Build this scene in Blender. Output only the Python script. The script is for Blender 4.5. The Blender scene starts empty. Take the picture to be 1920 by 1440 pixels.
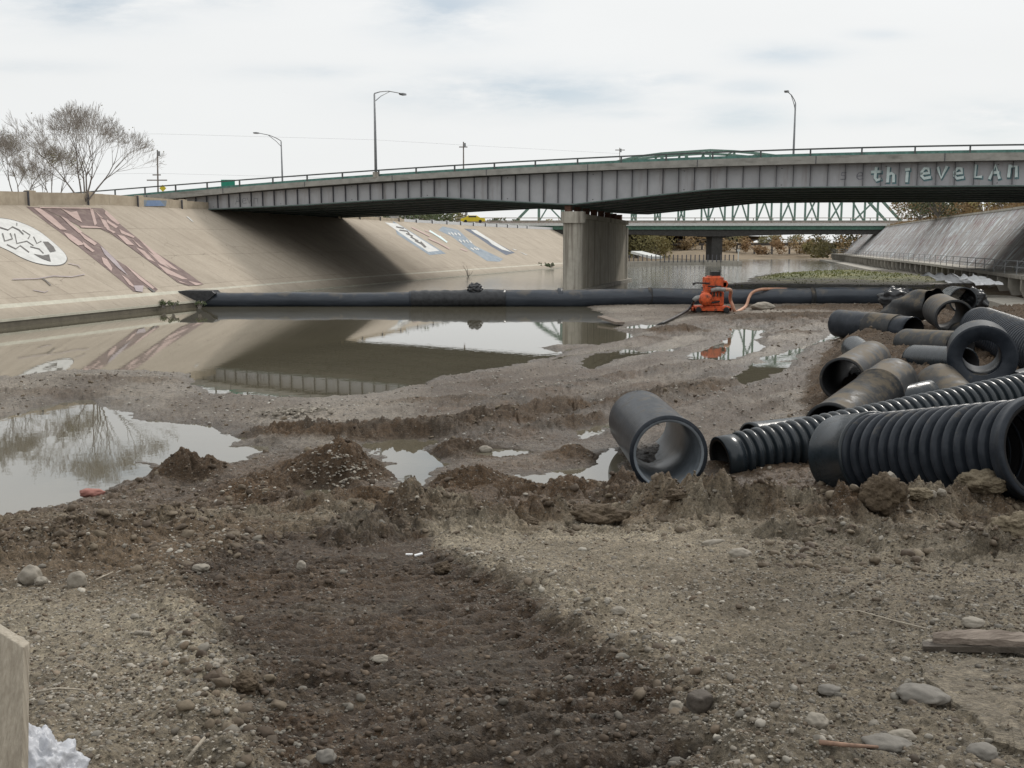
import bpy, bmesh, math, random
import numpy as np
from mathutils import Vector, Matrix
from mathutils.bvhtree import BVHTree
from mathutils import noise as mnoise
random.seed(7); rng = np.random.default_rng(7)
sc = bpy.context.scene
C = sc.collection
R = math.radians
# ------------------------------------------------------------------ camera
F = 1850.0; CH = 4.4; AL = math.atan((720-458)/F); CA, SA = math.cos(AL), math.sin(AL)
cam = bpy.data.cameras.new('camera'); co = bpy.data.objects.new('camera', cam); C.objects.link(co)
co.location = (0, 0, CH); co.rotation_euler = (math.pi/2-AL, 0, 0)
cam.sensor_width = 36; cam.lens = 36*F/1920; cam.clip_start = .05; cam.clip_end = 6000
sc.camera = co
# ------------------------------------------------------------------ world, sun, exposure
SUN_EL, SUN_AZ = 40, 38     # hazy sun high ahead of the camera, to the right
world = bpy.data.worlds.new('World'); sc.world = world; world.use_nodes = True
wn = world.node_tree; wn.nodes.clear()
def N(nt, t, **k):
    n = nt.nodes.new(t)
    for a, b in k.items():
        if a == 'inp':
            for i, v in b.items():
                s = n.inputs[i]
                if hasattr(v, 'is_linked') or isinstance(v, bpy.types.NodeSocket): nt.links.new(v, s)
                else: s.default_value = v
        else: setattr(n, a, b)
    return n
def M(nt, op, a, b=None, c=None, clamp=False):
    n = nt.nodes.new('ShaderNodeMath'); n.operation = op; n.use_clamp = clamp
    for i, v in enumerate((a, b, c)):
        if v is None: continue
        if isinstance(v, bpy.types.NodeSocket): nt.links.new(v, n.inputs[i])
        else: n.inputs[i].default_value = v
    return n.outputs[0]
sky = N(wn, 'ShaderNodeTexSky', sky_type='NISHITA', sun_disc=False, sun_elevation=R(SUN_EL), sun_rotation=R(SUN_AZ))
tc = N(wn, 'ShaderNodeTexCoord')
sep = N(wn, 'ShaderNodeSeparateXYZ', inp={0: tc.outputs['Generated']})
yy = M(wn, 'MAXIMUM', sep.outputs[1], .05)
zz = M(wn, 'MAXIMUM', sep.outputs[2], .02)
px_ = M(wn, 'DIVIDE', sep.outputs[0], yy); pz_ = M(wn, 'DIVIDE', sep.outputs[2], yy)
cmb = N(wn, 'ShaderNodeCombineXYZ', inp={0: px_, 1: M(wn, 'MULTIPLY', pz_, 4.0)})
nz = N(wn, 'ShaderNodeTexNoise', inp={'Vector': cmb.outputs[0], 'Scale': 5.0, 'Detail': 8.0, 'Roughness': .62})
patch = None
for (x, y, rx, ry, a) in [(160, 5, 150, 42, .9), (400, -12, 110, 28, .8), (830, 15, 110, 50, .95), (985, 172, 230, 36, 1.0), (1220, 150, 90, 14, .8), (1470, 102, 95, 18, .7),
                       (1385, 220, 100, 26, .7), (1880, 225, 120, 32, .9), (1160, 215, 90, 12, .5), (1690, 225, 130, 14, .5), (1650, 65, 60, 10, .35), (60, 125, 110, 12, .35), (600, 135, 150, 14, .35), (1400, 165, 70, 16, .5)]:
    u = (x-960)/F; v = (720-y)/F; cx = u/(CA+v*SA); cz = (-SA+v*CA)/(CA+v*SA)
    dx = M(wn, 'DIVIDE', M(wn, 'SUBTRACT', px_, cx), rx/F); dz = M(wn, 'DIVIDE', M(wn, 'SUBTRACT', pz_, cz), ry/F)
    d2 = M(wn, 'ADD', M(wn, 'MULTIPLY', dx, dx), M(wn, 'MULTIPLY', dz, dz))
    g = M(wn, 'MULTIPLY', M(wn, 'POWER', 2.718, M(wn, 'MULTIPLY', d2, -1.0)), a)
    patch = g if patch is None else M(wn, 'MAXIMUM', patch, g)
patch = M(wn, 'MULTIPLY', patch, M(wn, 'GREATER_THAN', sep.outputs[1], .1))
nn = M(wn, 'MULTIPLY', M(wn, 'SUBTRACT', nz.outputs[0], .36), 4.5, clamp=True)
pm = M(wn, 'MULTIPLY', patch, nn, clamp=True)
nz2 = N(wn, 'ShaderNodeTexNoise', inp={'Vector': cmb.outputs[0], 'Scale': 2.2, 'Detail': 5.0})
thin = M(wn, 'ADD', M(wn, 'MULTIPLY', M(wn, 'SUBTRACT', nz2.outputs[0], .5), .10), M(wn, 'MULTIPLY', M(wn, 'POWER', M(wn, 'MAXIMUM', sep.outputs[2], 0), 1.6), .45))   # overcast: brighter overhead
cloudc = N(wn, 'ShaderNodeMix', data_type='RGBA', inp={0: pm, 6: (.875, .885, .882, 1), 7: (.60, .665, .71, 1)})
cl2 = N(wn, 'ShaderNodeVectorMath', operation='SCALE', inp={0: cloudc.outputs[2], 'Scale': M(wn, 'ADD', 1.0, thin)})
b1 = N(wn, 'ShaderNodeBackground', inp={0: sky.outputs[0], 1: .1})
b2 = N(wn, 'ShaderNodeBackground', inp={0: cl2.outputs[0], 1: 1.0})
cover = M(wn, 'SUBTRACT', .97, M(wn, 'MULTIPLY', pm, .25))
mx = N(wn, 'ShaderNodeMixShader', inp={0: cover, 1: b1.outputs[0], 2: b2.outputs[0]})
wo = N(wn, 'ShaderNodeOutputWorld', inp={0: mx.outputs[0]})
sun = bpy.data.lights.new('sun', 'SUN'); sun.energy = 1.75; sun.angle = R(10); sun.color = (1, .95, .88)
so = bpy.data.objects.new('sun', sun); C.objects.link(so)
so.rotation_euler = (-R(90-SUN_EL), 0, -R(SUN_AZ))
sc.view_settings.view_transform = 'Standard'; sc.view_settings.look = 'None'; sc.view_settings.exposure = 0.0; sc.view_settings.gamma = 1
# ------------------------------------------------------------------ measuring helpers
def ray(px, py):
    u = (px-960)/F; v = (720-py)/F
    return np.array([u, CA+v*SA, -SA+v*CA])
def atz(px, py, z):
    d = ray(px, py); return Vector(d*((z-CH)/d[2])) + Vector((0, 0, CH))
def atY(px, py, Y):
    d = ray(px, py); return Vector(d*(Y/d[1])) + Vector((0, 0, CH))
# ------------------------------------------------------------------ mesh builder
ORG = {}
class MB:
    def __init__(s): s.v = []; s.f = []
    def add(s, vs, fs):
        o = len(s.v); s.v += [tuple(p) for p in vs]; s.f += [tuple(i+o for i in f) for f in fs]; return s
    def box(s, c, sz, ax=None):
        c = Vector(c); X, Y, Z = ax if ax else (Vector((1, 0, 0)), Vector((0, 1, 0)), Vector((0, 0, 1)))
        vs = [c+X*(i*sz[0]/2)+Y*(j*sz[1]/2)+Z*(k*sz[2]/2) for k in (-1, 1) for j in (-1, 1) for i in (-1, 1)]
        return s.add(vs, [(0, 2, 3, 1), (4, 5, 7, 6), (0, 1, 5, 4), (2, 6, 7, 3), (0, 4, 6, 2), (1, 3, 7, 5)])
    def beam(s, p, q, w, h, up=(0, 0, 1)):
        p, q = Vector(p), Vector(q); Y = (q-p); L = Y.length; Y = Y.normalized(); X = Y.cross(Vector(up))
        X = X.normalized() if X.length > 1e-4 else Vector((1, 0, 0)); Z = X.cross(Y)
        return s.box((p+q)/2, (w, L, h), (X, Y, Z))
    def tube(s, pts, rad, n=8, cap=True):
        pts = [Vector(p) for p in pts]
        if not hasattr(rad, '__len__'): rad = [rad]*len(pts)
        rings = []; prev = None
        for i, p in enumerate(pts):
            t = (pts[min(i+1, len(pts)-1)]-pts[max(i-1, 0)]).normalized()
            if prev is None:
                a = Vector((0, 0, 1)) if abs(t.z) < .9 else Vector((1, 0, 0)); x = t.cross(a).normalized()
            else: x = (prev-t*prev.dot(t)).normalized()
            prev = x; y = t.cross(x)
            rings.append([p+(x*math.cos(2*math.pi*k/n)+y*math.sin(2*math.pi*k/n))*rad[i] for k in range(n)])
        vs = [p for r in rings for p in r]; fs = []
        for i in range(len(pts)-1):
            for k in range(n):
                a = i*n+k; b = i*n+(k+1) % n; fs.append((a, b, b+n, a+n))
        if cap: fs.append(tuple(range(n-1, -1, -1))); fs.append(tuple((len(pts)-1)*n+k for k in range(n)))
        return s.add(vs, fs)
    def lathe(s, p, ax, prof, n=40, cap=False, warp=None):
        """prof: (distance along the axis, radius)"""
        p = Vector(p); t = Vector(ax).normalized(); a = Vector((0, 0, 1)) if abs(t.z) < .9 else Vector((1, 0, 0))
        x = t.cross(a).normalized(); y = x.cross(t)
        vs = []
        for (d, r) in prof:
            for k in range(n):
                th = 2*math.pi*k/n; rr = r*(warp(d, th) if warp else 1)
                vs.append(p+t*d+(x*math.cos(th)+y*math.sin(th))*rr)
        fs = []
        for i in range(len(prof)-1):
            for k in range(n):
                A = i*n+k; B = i*n+(k+1) % n; fs.append((A, A+n, B+n, B))
        if cap: fs.append(tuple(range(n))); fs.append(tuple((len(prof)-1)*n+k for k in range(n-1, -1, -1)))
        return s.add(vs, fs)
    def build(s, name, mat, parent=None, loc=None, smooth=False, bevel=0, col=None):
        if parent is not None: base = ORG[parent.name]; loc = Vector((0, 0, 0)); off = base
        else:
            off = Vector(loc) if loc is not None else Vector((0, 0, 0)); loc = off
        me = bpy.data.meshes.new(name)
        me.from_pydata([(p[0]-off.x, p[1]-off.y, p[2]-off.z) for p in s.v], [], s.f)
        me.materials.append(mat)
        if smooth: me.polygons.foreach_set('use_smooth', [True]*len(me.polygons))
        me.update()
        o = bpy.data.objects.new(name, me); C.objects.link(o); o.location = loc
        if parent is not None: o.parent = parent
        ORG[o.name] = off
        if bevel:
            b = o.modifiers.new('bevel', 'BEVEL'); b.width = bevel; b.segments = 2; b.limit_method = 'ANGLE'
        return o
def tag(o, label=None, cat=None, group=None, kind=None):
    if label: o['label'] = label
    if cat: o['category'] = cat
    if group: o['group'] = group
    if kind: o['kind'] = kind
    return o
def thing(name, loc, label, cat, group=None):
    o = bpy.data.objects.new(name, None); C.objects.link(o); o.location = loc; o.empty_display_size = .3
    ORG[o.name] = Vector(loc); return tag(o, label, cat, group)
def gridmesh(name, V, nr, nc, mat, smooth=True, uv=None, col=None):
    """V: (nr*nc,3) array"""
    me = bpy.data.meshes.new(name)
    me.vertices.add(nr*nc); me.vertices.foreach_set('co', V.astype(np.float32).ravel())
    i = np.arange((nr-1)*(nc-1)); r = i//(nc-1); c = i % (nc-1); a = r*nc+c
    q = np.stack([a, a+1, a+nc+1, a+nc], 1)
    me.loops.add(q.size); me.loops.foreach_set('vertex_index', q.ravel().astype(np.int32))
    me.polygons.add(len(q)); me.polygons.foreach_set('loop_start', (np.arange(len(q))*4).astype(np.int32))
    me.polygons.foreach_set('use_smooth', np.full(len(q), smooth))
    me.update(calc_edges=True); me.validate()
    if uv is not None:
        l = me.uv_layers.new(name='UV'); l.data.foreach_set('uv', uv[q.ravel()].astype(np.float32).ravel())
    if col is not None:
        ca = me.color_attributes.new('Col', 'FLOAT_COLOR', 'POINT'); ca.data.foreach_set('color', col.astype(np.float32).ravel())
    me.materials.append(mat)
    o = bpy.data.objects.new(name, me); C.objects.link(o); ORG[o.name] = Vector((0, 0, 0)); return o
# ------------------------------------------------------------------ noise in numpy
_T = rng.random((512, 512))
def vnoise(x, y):
    xi = np.floor(x).astype(int); yi = np.floor(y).astype(int); fx = x-xi; fy = y-yi
    fx = fx*fx*(3-2*fx); fy = fy*fy*(3-2*fy)
    a = _T[xi & 511, yi & 511]; b = _T[(xi+1) & 511, yi & 511]; c = _T[xi & 511, (yi+1) & 511]; d = _T[(xi+1) & 511, (yi+1) & 511]
    return (a*(1-fx)+b*fx)*(1-fy)+(c*(1-fx)+d*fx)*fy*1.0
def fbm(x, y, f, o=4, g=.5):
    s = 0; a = 1; t = 0
    for k in range(o):
        s = s+a*(vnoise(x*f+17.3*k, y*f+31.7*k)-.5); t += a; a *= g; f *= 2.03
    return s/t*2
def sst(x, a, b):
    t = np.clip((x-a)/(b-a), 0, 1); return t*t*(3-2*t)
# ------------------------------------------------------------------ materials
def newmat(name):
    m = bpy.data.materials.new(name); m.use_nodes = True; nt = m.node_tree
    return m, nt, nt.nodes['Principled BSDF']
def simple(name, col, rough=.7, var=.15, scale=3.0, bump=0.0, bscale=30.0, metal=0.0, col2=None, spec=.4, detail=6.0, stretch=None, dust=None, streak=None):
    m, nt, b = newmat(name)
    tc = N(nt, 'ShaderNodeTexCoord'); vec = tc.outputs['Object']
    if stretch: vec = N(nt, 'ShaderNodeMapping', inp={0: vec, 3: stretch}).outputs[0]
    nz = N(nt, 'ShaderNodeTexNoise', inp={'Vector': vec, 'Scale': scale, 'Detail': detail, 'Roughness': .65})
    f = M(nt, 'MULTIPLY_ADD', M(nt, 'SUBTRACT', nz.outputs[0], .5), 2.6, .5, clamp=True)
    c2 = col2 if col2 else tuple(min(1, c*(1+var*1.6)) for c in col)
    c1 = col if col2 else tuple(c*(1-var*1.6) for c in col)
    mixn = N(nt, 'ShaderNodeMix', data_type='RGBA', inp={0: f, 6: (*c1, 1), 7: (*c2, 1)}); out = mixn.outputs[2]
    if streak:
        mp = N(nt, 'ShaderNodeMapping', inp={0: tc.outputs['Object'], 3: streak[1]})
        n3 = N(nt, 'ShaderNodeTexNoise', inp={'Vector': mp.outputs[0], 'Scale': 1.0, 'Detail': 5.0, 'Roughness': .6})
        sf = M(nt, 'MULTIPLY', M(nt, 'SUBTRACT', n3.outputs[0], streak[3] if len(streak) > 3 else .48), 6.0, clamp=True)
        out = N(nt, 'ShaderNodeMix', data_type='RGBA', inp={0: M(nt, 'MULTIPLY', sf, streak[2]), 6: out, 7: (*streak[0], 1)}).outputs[2]
    if dust:
        ge = N(nt, 'ShaderNodeNewGeometry'); sp = N(nt, 'ShaderNodeSeparateXYZ', inp={0: ge.outputs['Normal']})
        n2 = N(nt, 'ShaderNodeTexNoise', inp={'Vector': tc.outputs['Object'], 'Scale': dust[2] if len(dust) > 2 else 1.3, 'Detail': 6.0, 'Roughness': .7})
        d = M(nt, 'MULTIPLY', M(nt, 'SUBTRACT', M(nt, 'ADD', M(nt, 'MULTIPLY', sp.outputs[2], .35), M(nt, 'MULTIPLY', n2.outputs[0], 1.6)), (dust[3] if len(dust) > 3 else .85)+.05), 4.0, clamp=True)
        out = N(nt, 'ShaderNodeMix', data_type='RGBA', inp={0: M(nt, 'MULTIPLY', d, dust[1]), 6: out, 7: (*dust[0], 1)}).outputs[2]
        rr = M(nt, 'MULTIPLY_ADD', d, (.85-rough)*dust[1], rough)
        nt.links.new(rr, b.inputs['Roughness'])
    else: b.inputs['Roughness'].default_value = rough
    nt.links.new(out, b.inputs['Base Color'])
    b.inputs['Metallic'].default_value = metal; b.inputs['Specular IOR Level'].default_value = spec
    if bump:
        nb = N(nt, 'ShaderNodeTexNoise', inp={'Vector': vec, 'Scale': bscale, 'Detail': 6.0})
        bp = N(nt, 'ShaderNodeBump', inp={'Height': nb.outputs[0], 'Strength': bump, 'Distance': .05}); nt.links.new(bp.outputs[0], b.inputs['Normal'])
    return m
def water_mat(name, col, bump, bscale, rough, stretch=(1, 1, 1), ior=1.42):
    m, nt, b = newmat(name)
    ge = N(nt, 'ShaderNodeNewGeometry')
    nz0 = N(nt, 'ShaderNodeTexNoise', inp={'Vector': ge.outputs['Position'], 'Scale': .25, 'Detail': 4.0})
    mc = N(nt, 'ShaderNodeMix', data_type='RGBA', inp={0: nz0.outputs[0], 6: tuple(c*.8 for c in col)+(1,), 7: tuple(c*1.2 for c in col)+(1,)})
    nt.links.new(mc.outputs[2], b.inputs['Base Color'])
    b.inputs['Roughness'].default_value = rough; b.inputs['IOR'].default_value = ior
    mp = N(nt, 'ShaderNodeMapping', inp={0: ge.outputs['Position'], 3: stretch})
    n1 = N(nt, 'ShaderNodeTexNoise', inp={'Vector': mp.outputs[0], 'Scale': bscale, 'Detail': 3.0})
    bp = N(nt, 'ShaderNodeBump', inp={'Height': n1.outputs[0], 'Strength': bump, 'Distance': .02}); nt.links.new(bp.outputs[0], b.inputs['Normal'])
    return m
# soil reads the ground's own colour attribute (dry gravel, silt, wet mud) and adds grain
def soil_mat():
    m, nt, b = newmat('soil')
    at = N(nt, 'ShaderNodeAttribute', attribute_name='Col'); ge = N(nt, 'ShaderNodeNewGeometry'); P = ge.outputs['Position']
    def nz(s, d=6.0, r=.65): return N(nt, 'ShaderNodeTexNoise', inp={'Vector': P, 'Scale': s, 'Detail': d, 'Roughness': r}).outputs[0]
    f1 = M(nt, 'MULTIPLY_ADD', M(nt, 'SUBTRACT', nz(9.0, 9.0, .75), .5), 2.6, 1.0)
    f2 = M(nt, 'MULTIPLY_ADD', M(nt, 'SUBTRACT', nz(.8), .5), 1.3, 1.0)
    f3 = M(nt, 'MULTIPLY_ADD', M(nt, 'SUBTRACT', nz(38.0, 6.0, .7), .5), 3.2, 1.0)
    k = M(nt, 'MULTIPLY', M(nt, 'MULTIPLY', f1, f2), M(nt, 'MAXIMUM', f3, .25))
    c = N(nt, 'ShaderNodeVectorMath', operation='SCALE', inp={0: at.outputs['Color'], 'Scale': k}).outputs[0]
    hg = None
    for sc_, th, lim in ((75.0, .74, .45), (30.0, .80, .42)):
        vo = N(nt, 'ShaderNodeTexVoronoi', inp={'Vector': P, 'Scale': sc_}); vc = N(nt, 'ShaderNodeSeparateXYZ', inp={0: vo.outputs['Color']})
        g_ = M(nt, 'MULTIPLY', M(nt, 'GREATER_THAN', vc.outputs[0], th), M(nt, 'LESS_THAN', vo.outputs['Distance'], lim))
        gsel = M(nt, 'MULTIPLY', g_, M(nt, 'MULTIPLY', M(nt, 'SUBTRACT', nz(1.6), .36), 4.0, clamp=True))
        gc = N(nt, 'ShaderNodeMix', data_type='RGBA', inp={0: vc.outputs[1], 6: (.07, .06, .05, 1), 7: (.40, .37, .32, 1)}).outputs[2]
        gc = N(nt, 'ShaderNodeMix', data_type='RGBA', inp={0: .45, 6: gc, 7: at.outputs['Color']}).outputs[2]
        c = N(nt, 'ShaderNodeMix', data_type='RGBA', inp={0: M(nt, 'MULTIPLY', gsel, .85), 6: c, 7: gc}).outputs[2]
        hg = gsel if hg is None else M(nt, 'ADD', hg, gsel)
    gsel = hg
    nt.links.new(c, b.inputs['Base Color'])
    nt.links.new(M(nt, 'MULTIPLY_ADD', M(nt, 'SUBTRACT', nz(5.0), .5), .35, at.outputs['Alpha'], clamp=True), b.inputs['Roughness'])
    b.inputs['Specular IOR Level'].default_value = .35
    h = M(nt, 'ADD', M(nt, 'MULTIPLY', nz(55.0, 5.0), .6), M(nt, 'ADD', M(nt, 'MULTIPLY', nz(14.0, 8.0, .7), 1.6), M(nt, 'MULTIPLY', gsel, .35)))
    bp = N(nt, 'ShaderNodeBump', inp={'Height': h, 'Strength': 1.0, 'Distance': .03}); nt.links.new(bp.outputs[0], b.inputs['Normal'])
    return m
def pebble_mat():
    m, nt, b = newmat('pebbles')
    at = N(nt, 'ShaderNodeAttribute', attribute_name='Col'); tc = N(nt, 'ShaderNodeTexCoord')
    n = N(nt, 'ShaderNodeTexNoise', inp={'Vector': tc.outputs['Object'], 'Scale': 60.0, 'Detail': 4.0})
    c = N(nt, 'ShaderNodeVectorMath', operation='SCALE', inp={0: at.outputs['Color'], 'Scale': M(nt, 'MULTIPLY_ADD', M(nt, 'SUBTRACT', n.outputs[0], .5), 1.0, 1.0)})
    nt.links.new(c.outputs[0], b.inputs['Base Color']); b.inputs['Roughness'].default_value = .75
    b.inputs['Specular IOR Level'].default_value = .3
    return m
def concrete_bank(name, c1, c2, joint, sx, sy, graffiti=0):
    m, nt, b = newmat(name)
    uv = N(nt, 'ShaderNodeUVMap', uv_map='UV'); sp = N(nt, 'ShaderNodeSeparateXYZ', inp={0: uv.outputs[0]})
    ge = N(nt, 'ShaderNodeNewGeometry')
    def nz(s, d=6.0, v=None): return N(nt, 'ShaderNodeTexNoise', inp={'Vector': v if v else ge.outputs['Position'], 'Scale': s, 'Detail': d, 'Roughness': .65}).outputs[0]
    wob = M(nt, 'MULTIPLY', M(nt, 'SUBTRACT', nz(1.5), .5), .12)
    def line(c, period, w):
        u = M(nt, 'ADD', c, wob); fr = M(nt, 'FRACT', M(nt, 'DIVIDE', u, period)); d = M(nt, 'MULTIPLY', M(nt, 'ABSOLUTE', M(nt, 'SUBTRACT', fr, .5)), period)
        return M(nt, 'LESS_THAN', d, w)
    mp = N(nt, 'ShaderNodeMapping', inp={0: uv.outputs[0], 3: (1.2, .16, 1)})
    strk = M(nt, 'MULTIPLY', M(nt, 'SUBTRACT', nz(1.0, 6.0, mp.outputs[0]), .5), 1.6)
    f = M(nt, 'ADD', M(nt, 'MULTIPLY_ADD', M(nt, 'SUBTRACT', nz(.35), .5), 1.4, .5), strk, clamp=True)
    base = N(nt, 'ShaderNodeMix', data_type='RGBA', inp={0: f, 6: (*c1, 1), 7: (*c2, 1)}).outputs[2]
    fine = N(nt, 'ShaderNodeVectorMath', operation='SCALE', inp={0: base, 'Scale': M(nt, 'MULTIPLY_ADD', M(nt, 'SUBTRACT', nz(6.0), .5), .35, 1.0)}).outputs[0]
    # each slab its own slight tone
    cx = M(nt, 'FLOOR', M(nt, 'ADD', M(nt, 'DIVIDE', sp.outputs[0], sx), .5)); cy = M(nt, 'FLOOR', M(nt, 'ADD', M(nt, 'DIVIDE', sp.outputs[1], sy), .5))
    wnn = N(nt, 'ShaderNodeTexWhiteNoise', noise_dimensions='2D', inp={0: N(nt, 'ShaderNodeCombineXYZ', inp={0: cx, 1: cy}).outputs[0]})
    fine = N(nt, 'ShaderNodeVectorMath', operation='SCALE', inp={0: fine, 'Scale': M(nt, 'MULTIPLY_ADD', wnn.outputs[0], .07, .965)}).outputs[0]
    if graffiti:
        mg = N(nt, 'ShaderNodeMapping', inp={0: uv.outputs[0], 3: (1.5, .16, 1)})
        g = nz(1.0, 6.0, mg.outputs[0])
        for lo, col, a in ((.50, (.42, .46, .50), .75), (.56, (.72, .76, .76), .85)):
            fine = N(nt, 'ShaderNodeMix', data_type='RGBA', inp={0: M(nt, 'MULTIPLY', M(nt, 'MULTIPLY', M(nt, 'SUBTRACT', g, lo), 14.0, clamp=True), a), 6: fine, 7: (*col, 1)}).outputs[2]
        mg2 = N(nt, 'ShaderNodeMapping', inp={0: uv.outputs[0], 1: (40, 9, 0), 3: (.9, .25, 1)}); g2 = nz(1.0, 5.0, mg2.outputs[0])
        fine = N(nt, 'ShaderNodeMix', data_type='RGBA', inp={0: M(nt, 'MULTIPLY', M(nt, 'MULTIPLY', M(nt, 'SUBTRACT', g2, .53), 12.0, clamp=True), .65), 6: fine, 7: (.20, .11, .11, 1)}).outputs[2]
    jn = M(nt, 'MAXIMUM', line(sp.outputs[0], sx, .04), line(sp.outputs[1], sy, .035))
    tide = M(nt, 'MULTIPLY', M(nt, 'SUBTRACT', 1.0, M(nt, 'MULTIPLY', M(nt, 'ADD', sp.outputs[1], M(nt, 'MULTIPLY', wob, 9.0)), .8), clamp=True), .5)
    fine = N(nt, 'ShaderNodeMix', data_type='RGBA', inp={0: tide, 6: fine, 7: (.20, .18, .145, 1)}).outputs[2]
    vcr = N(nt, 'ShaderNodeTexVoronoi', feature='DISTANCE_TO_EDGE', inp={'Vector': N(nt, 'ShaderNodeVectorMath', operation='ADD', inp={0: ge.outputs['Position'], 1: N(nt, 'ShaderNodeTexNoise', inp={'Vector': ge.outputs['Position'], 'Scale': .8, 'Detail': 5.0}).outputs['Color']}).outputs[0], 'Scale': .22})
    crk = M(nt, 'MULTIPLY', M(nt, 'LESS_THAN', vcr.outputs['Distance'], .005), M(nt, 'GREATER_THAN', nz(.3), .52))
    jn = M(nt, 'MAXIMUM', jn, crk)
    jn = M(nt, 'MULTIPLY', jn, M(nt, 'MULTIPLY_ADD', M(nt, 'SUBTRACT', nz(.8), .38), 3.0, .1, clamp=True))
    out = N(nt, 'ShaderNodeMix', data_type='RGBA', inp={0: M(nt, 'MULTIPLY', jn, .85), 6: fine, 7: (*joint, 1)}).outputs[2]
    nt.links.new(out, b.inputs['Base Color']); b.inputs['Roughness'].default_value = .9; b.inputs['Specular IOR Level'].default_value = .2
    bp = N(nt, 'ShaderNodeBump', inp={'Height': M(nt, 'SUBTRACT', nz(9.0), M(nt, 'MULTIPLY', jn, .6)), 'Strength': .3, 'Distance': .03}); nt.links.new(bp.outputs[0], b.inputs['Normal'])
    return m
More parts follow.
